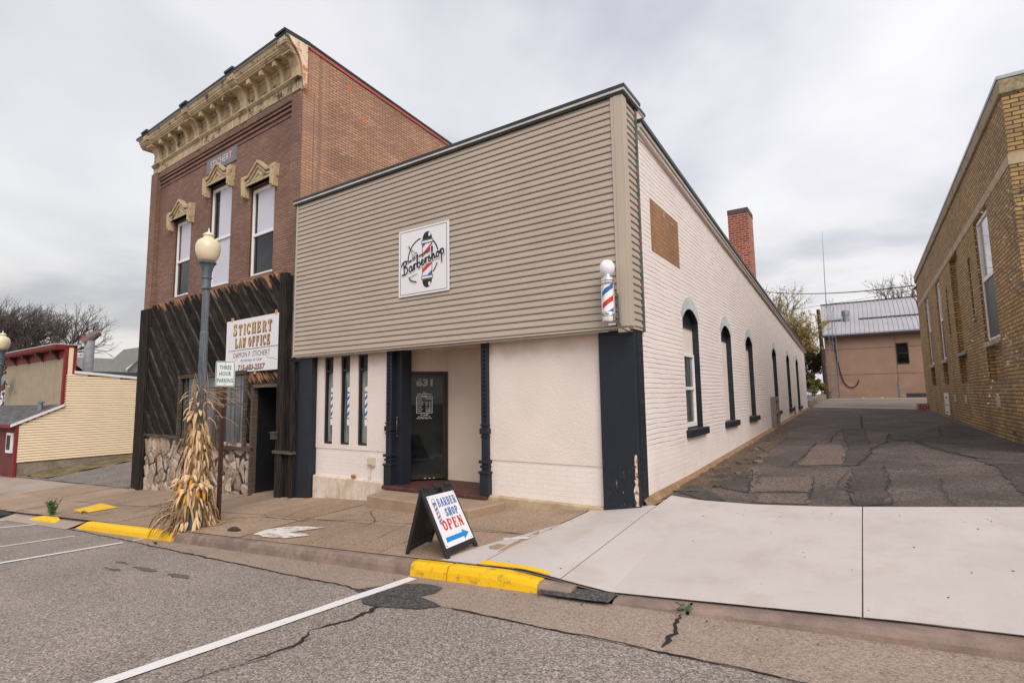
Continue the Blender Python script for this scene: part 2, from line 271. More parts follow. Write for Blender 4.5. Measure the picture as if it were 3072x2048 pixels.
t=NT('white_road_paint'); c=t.mix(t.rng(t.noise(30,5,.7),.60,.70),(.74,.71,.70),(.30,.26,.23)); t.fin(c,.7,t.bump(t.noise(70,3),.5,.004))
t=NT('white_paint_spill'); c=t.mix(t.rng(t.noise(6,6,.75,stretch=(.6,2.4,1)),.50,.60),(.72,.68,.65),(.36,.27,.2)); t.fin(c,.7)
surf('soil',(.12,.08,.055),.95,.35,2.5,.35,30,1.,.03)
surf('mortar_fillet',(.27,.165,.09),.95,.25,4,.3,30,1.,.025)
t=NT('rubble_stone'); t.fin(t.scl(t.mix(t.attr(),(.07,.05,.038),(.21,.155,.115)),t.rng(t.noise(20,4),.3,.7,.7,1.2)),.95)
aggregate('gravel',[(.12,.10,.085),(.20,.17,.15),(.28,.25,.22)],30,.8,.01,var=.2)
t=NT('rough_grass'); c=t.mix(t.rng(t.noise(1.6,6,.65),.4,.6),(.10,.10,.035),(.26,.17,.09)); c=t.scl(c,t.rng(t.noise(30,3),.3,.7,.7,1.25)); t.fin(c,.95,t.bump(t.noise(35,4),1.,.03))
surf('ground_earth',(.14,.12,.08),.95,.3,.4,.3,8,.5,.03)
surf('lot_asphalt',(.21,.175,.155),.9,.2,.5,.15,20,.4,.006)
surf('plain_concrete',(.36,.285,.235),.9,.12,.8,.1,30,.3,.005)
brick('yellow_brown_brick',(.52,.335,.145),(.33,.205,.085),(.085,.058,.035),bw=.245,bh=.085,ms=.012,bd=.010,var=.18,
  extra=lambda t,c:t.mix(t.math('MULTIPLY',t.rng(t.noise(.8,5,.6),.47,.66),t.rng(t.xyz()[2],.2,3.,.75,0.)),c,(.06,.045,.035)))
surf('limestone',(.44,.345,.24),.85,.18,2,.1,30,.3,.005)
surf('stone_coping',(.36,.29,.19),.85,.3,3,.15,30,.3,.005,spots=((.16,.13,.07),3,.5,.65))
surf('metal_edge',(.33,.36,.36),.4,.1,metal=.5)
surf('chipped_paint',(.62,.50,.40),.9,.2,12,.2,50,.6,.01,spots=((.20,.09,.055),14,.5,.56))
surf('vent_plate',(.60,.50,.40),.8,.15,8,.2,50,.3,.004,spots=((.22,.15,.1),9,.56,.62))
surf('white_hatch',(.70,.64,.62),.7,.1,6,.1,50,.2,.004,spots=((.25,.12,.09),9,.6,.64))
t=NT('pink_stucco'); c=t.scl(t.comb(.32,.205,.15),t.rng(t.noise(.9,5,.6),.3,.7,.9,1.1)); c=t.mix(t.math('MULTIPLY',t.rng(t.noise(.7,5,.6),.52,.64),t.rng(t.xyz()[2],1.2,3.1,.7,0.)),c,(.50,.33,.24)); t.fin(c,.9,t.bump(t.noise(20,4),.4,.01))
surf('metal_roof',(.38,.365,.39),.4,.08,.6,.05,30,.1,.003,streak=((.38,.36,.39),.4))
surf('dark_line',(.04,.035,.04),.6,.1)
surf('tan_siding',(.80,.65,.46),.6,.04,1,.03,60,.1,.002)
surf('tan_siding_gap',(.16,.10,.055),.8,.04)
surf('beige_panel',(.36,.295,.215),.7,.1,2,.08,40,.3,.004)
t=NT('shingles'); X,Y,Z=t.xyz(); x=t.n('ShaderNodeTexBrick'); t.l(t.comb(X,t.math('MULTIPLY',Y,1.)),x.inputs['Vector']); x.inputs['Scale'].default_value=1; x.inputs['Brick Width'].default_value=.33; x.inputs['Row Height'].default_value=.16; x.inputs['Mortar Size'].default_value=.012
x.inputs['Color1'].default_value=(.085,.085,.09,1); x.inputs['Color2'].default_value=(.16,.155,.16,1); x.inputs['Mortar'].default_value=(.03,.03,.03,1); t.fin(t.scl(x.outputs[0],t.rng(t.noise(3,4),.3,.7,.75,1.2)),.9,t.bump(t.noise(40,3),.5,.01))
t=NT('grey_shingles'); c=t.scl(t.comb(.17,.165,.15),t.rng(t.noise(7,6,.7,stretch=(1,1,3)),.3,.7,.6,1.5)); t.fin(c,.9,t.bump(t.noise(20,3),.5,.02))
surf('dark_fascia',(.045,.055,.065),.6)
surf('grey_siding',(.27,.28,.31),.6,.05)
surf('galvanised',(.26,.29,.32),.35,.2,5,.1,40,.1,.002,metal=.6)
surf('flue_metal',(.30,.31,.33),.6,.2,4,.1,40,.1,.002)
surf('rusty_cap',(.14,.13,.13),.7,.3,5,.2,20,.2,.003,spots=((.22,.05,.03),4,.5,.6))
surf('concrete_foot',(.24,.20,.16),.9,.3,2,.2,20,.6,.02)
surf('bark',(.085,.068,.062),.9,.3,3,.2,20,.5,.02)
surf('bark_light',(.10,.075,.06),.9,.3,3,.2,20,.5,.02)
surf('creosote_pole',(.05,.038,.03),.9,.3,6,.2,30,.4,.01)
surf('wire_black',(.015,.015,.018),.6)
def leafmat(name,a,b):
    t=NT(name); t.fin(t.mix(t.attr(),a,b),.7,None,0.,.3); return t.m
leafmat('leaf_autumn',(.46,.30,.10),(.20,.17,.05)); leafmat('leaf_green',(.04,.055,.015),(.16,.14,.04)); leafmat('leaf_orange',(.40,.09,.02),(.15,.05,.02)); leafmat('leaf_pale',(.25,.30,.06),(.50,.30,.33)); leafmat('weed_green',(.035,.09,.035),(.09,.15,.05)); leafmat('corn_husk',(.13,.068,.028),(.72,.50,.29))
surf('corn_stalk',(.19,.11,.05),.8,.3,8,.2,30,.3,.003); surf('corn_kernel',(.62,.28,.02),.5,.2,60,.3,90,.8,.004)
surf('outlet_box',(.55,.48,.36),.6,.1); surf('rust_orange',(.35,.12,.03),.9,.4,30,.3)
surf('dead_leaf',(.06,.035,.02),.9)
surf('brass_old',(.12,.10,.08),.4,.2,metal=.7)
# ------------------------------------------------------------------ mesh helpers
COL=scene.collection
class MB:
    def __init__(s,T=None): s.v=[];s.f=[];s.r=[];s.e=[];s.T=T
    def add(s,vs,fs,rnd=None,edge=None):
        o=len(s.v); s.v+=[tuple(s.T(*p)) if s.T else tuple(p) for p in vs]; s.f+=[tuple(i+o for i in f) for f in fs]
        r=random.random() if rnd is None else rnd; s.r+=[r]*len(fs)
        return s
    def box(s,x0,x1,y0,y1,z0,z1,rnd=None):
        return s.add([(x0,y0,z0),(x1,y0,z0),(x1,y1,z0),(x0,y1,z0),(x0,y0,z1),(x1,y0,z1),(x1,y1,z1),(x0,y1,z1)],
          [(0,3,2,1),(4,5,6,7),(0,1,5,4),(1,2,6,5),(2,3,7,6),(3,0,4,7)],rnd)
    def hexa(s,p,rnd=None):  # 8 points: bottom 4 ccw, top 4 ccw
        return s.add(p,[(0,3,2,1),(4,5,6,7),(0,1,5,4),(1,2,6,5),(2,3,7,6),(3,0,4,7)],rnd)
    def prism(s,poly,fn,a,b,rnd=None,caps=True):  # poly of 2D points, fn(p,q,t)->3D
        n=len(poly); vs=[fn(p[0],p[1],a) for p in poly]+[fn(p[0],p[1],b) for p in poly]
        fs=[(i,(i+1)%n,n+(i+1)%n,n+i) for i in range(n)]
        if caps: fs+=[tuple(range(n-1,-1,-1)),tuple(range(n,2*n))]
        return s.add(vs,fs,rnd)
    def tube(s,pts,rad,n=6,rnd=None,cap=True):
        pts=[Vector(p) for p in pts]
        if isinstance(rad,(int,float)): rad=[rad]*len(pts)
        vs=[];fs=[]; prev=None
        for i,p in enumerate(pts):
            d=(pts[min(i+1,len(pts)-1)]-pts[max(i-1,0)])
            if d.length<1e-9: d=Vector((0,0,1))
            d.normalize()
            if prev is None: a=d.orthogonal().normalized()
            else:
                a=prev-d*prev.dot(d)
                a=a.normalized() if a.length>1e-6 else d.orthogonal().normalized()
            prev=a; b=d.cross(a)
            for k in range(n):
                an=2*math.pi*k/n; vs.append(tuple(p+(a*math.cos(an)+b*math.sin(an))*rad[i]))
        for i in range(len(pts)-1):
            for k in range(n): fs.append((i*n+k,i*n+(k+1)%n,(i+1)*n+(k+1)%n,(i+1)*n+k))
        if cap: fs+=[tuple(range(n-1,-1,-1)),tuple(range((len(pts)-1)*n,len(pts)*n))]
        return s.add(vs,fs,rnd)
    def lathe(s,prof,c,n=24,rnd=None,star=None):  # prof [(r,z)]
        vs=[];fs=[]
        for r,z in prof:
            for k in range(n):
                an=2*math.pi*k/n; q=r*(star(k) if star else 1); vs.append((c[0]+q*math.cos(an),c[1]+q*math.sin(an),c[2]+z))
        for i in range(len(prof)-1):
            for k in range(n): fs.append((i*n+k,i*n+(k+1)%n,(i+1)*n+(k+1)%n,(i+1)*n+k))
        fs+=[tuple(range(n-1,-1,-1)),tuple(range((len(prof)-1)*n,len(prof)*n))]
        return s.add(vs,fs,rnd)
    def grid(s,P,rnd=None):  # P[i][j] points
        a,b=len(P),len(P[0]); return s.add([q for r in P for q in r],[(i*b+j,(i+1)*b+j,(i+1)*b+j+1,i*b+j+1) for i in range(a-1) for j in range(b-1)],rnd)
    def build(s,name,mat,parent=None,smooth=False,bevel=0.,attrs=False,recalc=False,seg=1):
        me=bpy.data.meshes.new(name); off=Vector((0,0,0)); p=parent
        while p is not None: off+=p.location; p=p.parent
        me.from_pydata([(a-off.x,b-off.y,c-off.z) for a,b,c in s.v],[],s.f)
        if attrs:
            at=me.attributes.new('rnd','FLOAT','FACE'); at.data.foreach_set('value',s.r)
        if s.e:
            at=me.attributes.new('edge','FLOAT','POINT'); at.data.foreach_set('value',s.e)
        me.validate()
        if bevel or recalc:
            bm=bmesh.new(); bm.from_mesh(me)
            bmesh.ops.recalc_face_normals(bm,faces=bm.faces)
            if bevel:
                es=[x for x in bm.edges if len(x.link_faces)==2 and x.calc_face_angle(0)>.5]
                bmesh.ops.bevel(bm,geom=es,offset=bevel,segments=seg,profile=.5,affect='EDGES',clamp_overlap=True)
            bm.to_mesh(me); bm.free()
        if smooth:
            for q in me.polygons: q.use_smooth=True
        o=bpy.data.objects.new(name,me); COL.objects.link(o); me.materials.append(MATS[mat] if isinstance(mat,str) else mat)
        if parent: o.parent=parent
        return o
def thing(name,label,cat,loc,group=None):
    o=bpy.data.objects.new(name,None); COL.objects.link(o); o.location=loc; o.empty_display_size=.2; return tag(o,label,cat,group)
def tag(o,label,cat,group=None):
    o['label']=label; o['category']=cat
    if group: o['group']=group
    return o
def struct(o,kind='structure'): o['kind']=kind; return o
def lerp(xs,ys,x):
    if x<=xs[0]: return ys[0]
    for i in range(len(xs)-1):
        if x<=xs[i+1]: return ys[i]+(ys[i+1]-ys[i])*(x-xs[i])/(xs[i+1]-xs[i])
    return ys[-1]
# text outlines from the built-in font, as flat 2D faces
_tc={}
def text2d(s,size=1.,bold=0.,shear=0.,width=None,spacing=1.):
    key=(s,bold,shear,spacing)
    if key not in _tc:
        cu=bpy.data.curves.new('t','FONT'); cu.body=s; cu.size=1; cu.offset=bold; cu.shear=shear; cu.resolution_u=2; cu.space_character=spacing
        ob=bpy.data.objects.new('t',cu); COL.objects.link(ob); bpy.context.view_layer.update()
        me=bpy.data.meshes.new_from_object(ob.evaluated_get(bpy.context.evaluated_depsgraph_get()))
        vs=[(v.co.x,v.co.y) for v in me.vertices]; fs=[tuple(p.vertices) for p in me.polygons]
        bpy.data.objects.remove(ob); bpy.data.curves.remove(cu); bpy.data.meshes.remove(me); _tc[key]=(vs,fs)
    vs,fs=_tc[key]; x0=min(v[0] for v in vs); x1=max(v[0] for v in vs); y0=min(v[1] for v in vs); y1=max(v[1] for v in vs)
    return vs,fs,(x0,x1,y0,y1)
class Decal(MB):
    """flat artwork on a board: mp(u,v,off)->3D"""
    def __init__(s,mp): super().__init__(); s.mp=mp; s.k=0
    def poly(s,pts,off=.002):
        s.k+=1; s.add([s.mp(u,v,off+s.k*.00004) for u,v in pts],[tuple(range(len(pts)))]); return s
    def text(s,str_,cx,cy,h,wd=None,bold=0.,shear=0.,off=.002,rot=0.,spacing=1.):
        vs,fs,(x0,x1,y0,y1)=text2d(str_,1,bold,shear,spacing=spacing); sy=h/(y1-y0); sx=(wd/(x1-x0)) if wd else sy; mx=(x0+x1)/2; my=(y0+y1)/2; c,sn=math.cos(rot),math.sin(rot)
        s.add([s.mp(cx+(a-mx)*sx*c-(b-my)*sy*sn,cy+(a-mx)*sx*sn+(b-my)*sy*c,off) for a,b in vs],fs); return s
    def line(s,pts,w,off=.002,closed=False):
        P=list(pts)+([pts[0]] if closed else [])
        for i in range(len(P)-1):
            (a,b),(c,d)=P[i],P[i+1]; L=math.hypot(c-a,d-b)
            if L<1e-9: continue
            nx,ny=-(d-b)/L*w/2,(c-a)/L*w/2; ex,ey=(c-a)/L*w*.25,(d-b)/L*w*.25
            s.poly([(a-nx-ex,b-ny-ey),(c-nx+ex,d-ny+ey),(c+nx+ex,d+ny+ey),(a+nx-ex,b+ny-ey)],off)
        return s
    def disc(s,cx,cy,rx,ry=None,off=.002,n=20,a0=0,a1=2*math.pi):
        ry=ry or rx; return s.poly([(cx+rx*math.cos(a0+(a1-a0)*i/n),cy+ry*math.sin(a0+(a1-a0)*i/n)) for i in range(n if a1-a0>6.2 else n+1)],off)
    def arc(s,cx,cy,r,a0,a1,w,off=.002,n=20,ry=None):
        ry=ry or r; return s.line([(cx+r*math.cos(a0+(a1-a0)*i/n),cy+ry*math.sin(a0+(a1-a0)*i/n)) for i in range(n+1)],w,off)
# slab serif capitals as strokes on a unit box (width .8, height 1)
_O=[(.40+.30*math.cos(a*math.pi/8),.5+.42*math.sin(a*math.pi/8)) for a in range(17)]
GL={'A':[([(.08,0),(.40,1),(.72,0)],.17),([(.2,.34),(.6,.34)],.10),([(-.04,.03),(.22,.03)],.08),([(.58,.03),(.86,.03)],.08)],
'B':[([(.16,0),(.16,1)],.2),([(.1,.95),(.5,.95),(.66,.84),(.66,.64),(.5,.53),(.16,.53)],.12),([(.16,.53),(.56,.5),(.72,.38),(.72,.18),(.54,.05),(.1,.05)],.13),([(0,.04),(.3,.04)],.08),([(0,.96),(.3,.96)],.08)],
'C':[([(.70,.72),(.66,.86),(.52,.94),(.36,.94),(.18,.82),(.1,.6),(.1,.4),(.18,.18),(.36,.06),(.54,.06),(.70,.2)],.17),([(.72,.98),(.72,.66)],.08)],
'E':[([(.16,0),(.16,1)],.2),([(0,.95),(.68,.95)],.1),([(.16,.52),(.52,.52)],.1),([(0,.05),(.72,.05)],.1),([(.68,1),(.68,.72)],.08),([(.72,0),(.72,.3)],.08),([(.52,.4),(.52,.64)],.07)],
'F':[([(.16,0),(.16,1)],.2),([(0,.95),(.68,.95)],.1),([(.16,.52),(.52,.52)],.1),([(0,.04),(.34,.04)],.08),([(.68,1),(.68,.7)],.08),([(.52,.4),(.52,.64)],.07)],
'H':[([(.16,0),(.16,1)],.19),([(.66,0),(.66,1)],.19),([(.16,.52),(.66,.52)],.1),([(0,.04),(.32,.04)],.08),([(0,.96),(.32,.96)],.08),([(.5,.04),(.82,.04)],.08),([(.5,.96),(.82,.96)],.08)],
'I':[([(.4,0),(.4,1)],.2),([(.22,.04),(.58,.04)],.08),([(.22,.96),(.58,.96)],.08)],
'L':[([(.16,0),(.16,1)],.2),([(0,.05),(.68,.05)],.1),([(.68,0),(.68,.34)],.08),([(0,.96),(.34,.96)],.08)],
'N':[([(.14,0),(.14,1)],.11),([(.7,0),(.7,1)],.11),([(.12,.98),(.72,.02)],.22),([(0,.04),(.3,.04)],.08),([(.54,.96),(.86,.96)],.08),([(0,.96),(.2,.96)],.08)],
'O':[(_O,.17)],
'P':[([(.16,0),(.16,1)],.2),([(.1,.95),(.52,.95),(.7,.84),(.7,.6),(.52,.48),(.16,.48)],.13),([(0,.04),(.36,.04)],.08),([(0,.96),(.3,.96)],.08)],
'R':[([(.16,0),(.16,1)],.2),([(.1,.95),(.5,.95),(.68,.84),(.68,.62),(.5,.52),(.16,.52)],.12),([(.42,.52),(.66,.04),(.82,.04)],.17),([(0,.04),(.32,.04)],.08),([(0,.96),(.3,.96)],.08)],
'S':[([(.66,.74),(.6,.88),(.42,.94),(.24,.88),(.16,.74),(.24,.60),(.56,.42),(.68,.26),(.6,.12),(.42,.05),(.22,.1),(.12,.24)],.17),([(.67,.98),(.67,.7)],.08),([(.11,.02),(.11,.3)],.08)],
'T':[([(.4,0),(.4,1)],.2),([(.04,.95),(.76,.95)],.1),([(.06,1),(.06,.7)],.08),([(.74,1),(.74,.7)],.08),([(.22,.04),(.58,.04)],.08)],
'W':[([(.06,1),(.24,0)],.15),([(.24,0),(.42,.9)],.1),([(.42,.9),(.60,0)],.15),([(.60,0),(.80,1)],.1),([(-.06,.96),(.18,.96)],.08),([(.68,.96),(.92,.96)],.08)]}
def slab(dec,s,x0,y0,cw,h,off=.002,fat=1.,adv=None,grow=0.):
    x=x0
    for ch in s:
        if ch==' ': x+=cw*.6; continue
        ww=.62 if ch=='I' else 1.
        for pts,wd in GL[ch]:
            q=[(x+(p[0]-(.19 if ch=='I' else 0))*cw,y0+p[1]*h) for p in pts]; dec.line(q,wd*cw*fat+grow,off)
        x+=cw*(adv or 1.)*(.62 if ch=='I' else 1.)
    return x
# ------------------------------------------------------------------ terrain
def sx(x):
    if x>=-19.7: return .057+.067*(min(x,8)+2.8)
    return .057-1.1323+.034*(max(x,-60)+19.7)
def zS(x,y): return sx(x)+.05*(y-7.5)-lerp([-10,-7,-5.6,-3.4,-2.7],[.03,.08,.13,.07,0],x)*max(0,min(1,(y-5.4)/2.))*(1 if x>-19.5 else 0)
def zR(x,y): return sx(x)-.2975-.05*(max(y,-4)-4.55)
def zA(x,y):
    zl=lerp([7.5,8.4,10,16,33.5,48],[.06,.11,.14,.30,.79,1.22],y); zr=lerp([7.5,13,15,35,40,48],[.42,.46,.51,.69,.9,1.25],y)
    return zl+(zr-zl)*min(1.2,max(0,(x+2.8)/5.4))
def dip(x): return lerp([-3,-2.1,-1.,0,1.2],[0,-.115,-.085,-.06,-.05],x)
def zD(x,y): return zS(x,y)+dip(x)*max(0,min(1,1-(y-4.65)/2.6))
def zL(x,y): return sx(x)+.12*(min(y,13)-7.5)+.01*max(0,min(y,60)-13)
def zG(x,y):
    if y<4.6: return min(zR(x,y),zR(x,4.5))-.08
    if y<7.5: return min(zS(x,y),zD(x,y))-.25
    if -20.5<x<-2.75 and y<33: return zS(x,7.5)-.45
    t=max(0,min(1,(x+20)/8.)); a=zL(x,y); b=zA(max(-2.8,min(2.6,x)),y); return (a*(1-t)+b*t)-.10
def frange(a,b,n): return [a+(b-a)*i/n for i in range(n+1)]
def sheet(name,xs,y0,y1,ny,zf,mat,dz=0.,rough=0.,tones=False):
    m=MB()
    P=[]
    for x in xs:
        a=y0(x) if callable(y0) else y0; b=y1(x) if callable(y1) else y1
        P.append([(x,a+(b-a)*j/ny) for j in range(ny+1)])
    P=[[(x,y,zf(x,y)+dz+(noise.noise(Vector((x*3,y*3,0)))*rough if rough else 0)) for x,y in r] for r in P]
    m.grid(P)
    return struct(m.build(name,mat,attrs=tones,smooth=bool(rough)))
gxs=sorted([-400,-250,-150,-100,-80,-60]+[ -50+2*i for i in range(46)]+[45,60,90,150,250,400,-20.6,-20.4,-2.9,-2.7])
gys=[-60,-40,-25,-15,-10,-7,-5,-3,0,2,4,4.54,4.66,5.5,6.5,7.45,7.55,8.5]+[10+2*i for i in range(22)]+[60,75,100,150,250,400]
m=MB(); m.grid([[(x,y,zG(x,y)) for y in gys] for x in gxs]); struct(m.build('ground','ground_earth'))
def gedge(x): return min(4.5,3.71-.0575*x)
xs=frange(-70,40,220)
sheet('road',xs,-10,gedge,24,zR,'road_asphalt')
sheet('gutter',xs,lambda x:gedge(x)-.06,4.56,3,zR,'gutter_concrete',dz=.005)
# rough black seam between asphalt and gutter
def ribbon(m,pts,wd,zf,dz,jit=.5,step=.12):
    """irregular crack: width varies along a jittered path"""
    Q=[]; sd_=random.uniform(0,99)
    for i in range(len(pts)-1):
        a=Vector(pts[i]);b=Vector(pts[i+1]);L=(b-a).length;n=max(1,int(L/.05))
        for k in range(n): Q.append(a+(b-a)*k/n)
    Q.append(Vector(pts[-1])); vs=[]; t_=0; N=len(Q)
    for i,p in enumerate(Q):
        d=(Q[min(i+1,N-1)]-Q[max(i-1,0)]).normalized(); nn=Vector((-d.y,d.x)); t_=i*.05
        o=(noise.noise(Vector((t_*1.6,sd_,0)))*.06+noise.noise(Vector((t_*6,sd_,3)))*.022)*min(1,jit*1.3)
        p=p+nn*(o+random.uniform(-.3,.3)*wd*min(1,jit*1.5)); ww=wd*(.35+.65*abs(noise.noise(Vector((t_*2.2,sd_,7))))*1.6)*random.uniform(.7,1.1)/2*min(1,i/3+.1,(N-1-i)/3+.1)
        for q in (p-nn*ww,p+nn*ww): vs.append((q.x,q.y,zf(q.x,q.y)+dz))
    m.add(vs,[(2*i,2*i+1,2*i+3,2*i+2) for i in range(N-1)])
m=MB()
ribbon(m,[(x,gedge(x)-.06) for x in frange(-30,-3.7,40)],.045,zR,.010)
ribbon(m,[(x,gedge(x)-.06) for x in frange(-3.3,3,12)],.03,zR,.010)
ribbon(m,[(-1.4,4.56),(-1.35,4.25),(-1.29,3.8)],.05,zR,.010,1.,.06)
ribbon(m,[(-10.6,4.5),(-10.05,4.3)],.05,zR,.012); ribbon(m,[(-12.9,4.53),(-13.1,4.4)],.03,zR,.012)
struct(m.build('gutter_seam','tar'))
m=MB()
ribbon(m,[(-3.9,3.7),(-3.85,3.19),(-3.93,2.86)],.075,zR,.006,.8,.05); ribbon(m,[(-3.93,2.9),(-3.76,2.66),(-3.74,2.5),(-3.82,2.2)],.05,zR,.0065,1.,.04); ribbon(m,[(-3.82,2.25),(-3.9,1.7),(-3.98,1.0)],.022,zR,.007,1.,.04)
ribbon(m,[(-3.8,2.85),(-3.72,2.4),(-3.9,1.9)],.015,zR,.006,1.,.04); ribbon(m,[(-1.0,3.6),(-1.2,3.0)],.01,zR,.006,1.,.05)
struct(m.build('road_cracks','tar'))
def flat(name,poly,zf,dz,mat,sub=0,jag=0.):
    P=[]
    for i in range(len(poly)):
        a=poly[i]; b=poly[(i+1)%len(poly)]; n=max(1,int(math.hypot(b[0]-a[0],b[1]-a[1])/.15)) if jag else 1
        for k in range(n): P.append((a[0]+(b[0]-a[0])*k/n+random.uniform(-jag,jag),a[1]+(b[1]-a[1])*k/n+random.uniform(-jag,jag)))
    bm=bmesh.new(); vs=[bm.verts.new((x,y,0)) for x,y in P]; es=[bm.edges.new((vs[i],vs[(i+1)%len(vs)])) for i in range(len(vs))]
    bmesh.ops.triangle_fill(bm,use_beauty=True,edges=es)
    for _ in range(2): bmesh.ops.subdivide_edges(bm,edges=[e for e in bm.edges if e.calc_length()>.5],cuts=1)
    for v in bm.verts: v.co.z=zf(v.co.x,v.co.y)+dz
    bmesh.ops.recalc_face_normals(bm,faces=bm.faces)
    me=bpy.data.meshes.new(name); bm.to_mesh(me); bm.free(); o=bpy.data.objects.new(name,me); COL.objects.link(o); me.materials.append(MATS[mat]); return struct(o)
flat('asphalt_patch',[(-4.6,3.86),(-4.4,4.17),(-3.95,4.40),(-3.72,4.3),(-3.75,3.95),(-3.35,3.86),(-3.5,3.70),(-3.78,3.6),(-4.13,3.62)],zR,.009,'fresh_asphalt',jag=.045)
# parking stall stripes
for i,(xa,ya,xb,yb,wd) in enumerate([(-4.33,4.47,-4.33,-2,.12),(-10.93,4.16,-10.72,1.2,.09),(-12.93,4.10,-12.85,1.6,.06),(-16.35,4.46,-17.0,3.0,.09),(-18.6,4.48,-19.8,3.2,.10),(-11.0,4.5,-10.95,4.32,.05)]):
    m=MB(); n=40; P=[]
    for k in range(n+1):
        x=xa+(xb-xa)*k/n; y=ya+(yb-ya)*k/n; P.append([(x-wd/2+random.uniform(-.004,.004),y,zR(x,y)+.014),(x+wd/2+random.uniform(-.004,.004),y,zR(x,y)+.014)])
    m.grid(P); struct(m.build('parking_line','white_road_paint'))
# oil stains
for (cx,cy,rx,ry) in [(-8.1,3.35,.32,.05),(-8.6,3.15,.25,.03),(-7.2,3.35,.26,.06),(-8.9,3.4,.2,.03)]:
    flat('oil_stain',[(cx+rx*math.cos(a*.5),cy+ry*math.sin(a*.5)) for a in range(13)],zR,.005,'road_stain',jag=.03)
# sidewalk slabs with their own tone
m=MB(); ys=[4.7,5.95,8.05]; x=-3.62; xb=[x]
while x>-22.5: x-=1.55; xb.append(x)
for i in range(len(xb)-1):
    for j in range(2):
        a,b=xb[i+1]+.006,xb[i]-.006; n=6; P=[[(a+(b-a)*p/n,ys[j]+.006+(ys[j+1]-ys[j]-.012)*q/6) for q in range(7)] for p in range(n+1)]
        dz=random.uniform(-.003,.003); m.grid([[(u,v,zS(u,v)+dz) for u,v in r] for r in P],rnd=random.random())
struct(m.build('sidewalk','old_concrete',attrs=True))
m=MB(); m.grid([[(x,y,zS(x,y)-.012) for y in frange(4.70,8.04,8)] for x in frange(-23,-3.55,60)]); struct(m.build('sidewalk_bed','crack_dark'))
m=MB(); m.grid([[(x,y,zS(x,y)-.02) for y in frange(4.6,8.0,3)] for x in frange(-33,-22.4,30)]); struct(m.build('side_street_pavement','plain_concrete'))
m=MB(); m.grid([[(x,y,zS(x,y)-.02) for y in frange(4.6,7.6,3)] for x in frange(-70,-33,30)]); struct(m.build('far_pavement','plain_concrete'))
m=MB()
for pts,wd in [([(-8.92,5.47),(-8.79,5.8),(-9.15,6.4),(-9.22,7.14)],.018),([(-7.61,6.8),(-6.69,6.03),(-6.57,5.79)],.02),([(-5.38,6.02),(-4.22,6.02),(-3.83,5.95)],.02),([(-10.25,5.54),(-9.43,5.78),(-8.12,5.77),(-7.08,6.1),(-5.84,6.1)],.022),([(-5.97,6.08),(-5.71,5.15)],.012),([(-14.69,6.03),(-11.76,5.94)],.03),([(-13.54,5.27),(-14.68,6.5),(-15.4,6.73)],.02),([(-7.6,6.9),(-7.5,6.5),(-7.75,6.2)],.012),([(-11.,4.75),(-10.9,5.4)],.012)]:
    ribbon(m,pts,wd*1.15,zS,.009,1.,.07)
struct(m.build('sidewalk_cracks','crack_dark'))
flat('paint_spill',[(-8.17,4.85),(-8.21,5.19),(-7.8,5.46),(-7.21,5.48),(-7.57,5.15),(-7.0,5.1),(-7.30,4.85),(-7.6,4.82)],zS,.010,'white_paint_spill',jag=.035)
flat('paint_spill',[(-3.9,5.62),(-3.62,5.75),(-3.62,5.82),(-3.95,5.70)],zS,.007,'white_paint_spill',jag=.01)
# driveway slabs of pale new concrete
def yb(x): return lerp([-2.85,-2.71,-2.62,-2.08,-1.39,-.6,-.15,.48,1.35,3.2],[7.48,7.9,8.30,8.02,7.86,7.83,7.88,7.96,8.07,8.2],x)
def slabs(name,xa,xb_,yend,ylo=4.712):
    m=MB(); xs=frange(xa,xb_,24); m.grid([[(x,y,zD(x,y)+.004) for y in [ylo+(( yend(x) if callable(yend) else yend)-ylo)*j/12 for j in range(13)]] for x in xs]); return struct(m.build(name,'new_concrete'))
slabs('driveway_slab',-3.60,-2.610,7.62); slabs('driveway_slab',-2.602,-.140,yb); slabs('driveway_slab',-.130,3.4,yb); slabs('driveway_slab',3.412,7.,8.2)
flat('driveway_slab',[(-4.15,4.72),(-3.61,4.72),(-3.61,6.6),(-3.8,5.9),(-4.0,5.3)],zS,.004,'new_concrete')
m=MB(); m.grid([[(x,y,zD(x,y)-.012) for y in frange(4.70,7.62,8)] for x in frange(-3.65,7,40)]); struct(m.build('driveway_bed','kerb_concrete'))
m=MB(); ribbon(m,[(x,4.710) for x in frange(-3.5,6,20)],.012,zD,.007,.1); struct(m.build('driveway_seam','crack_dark'))
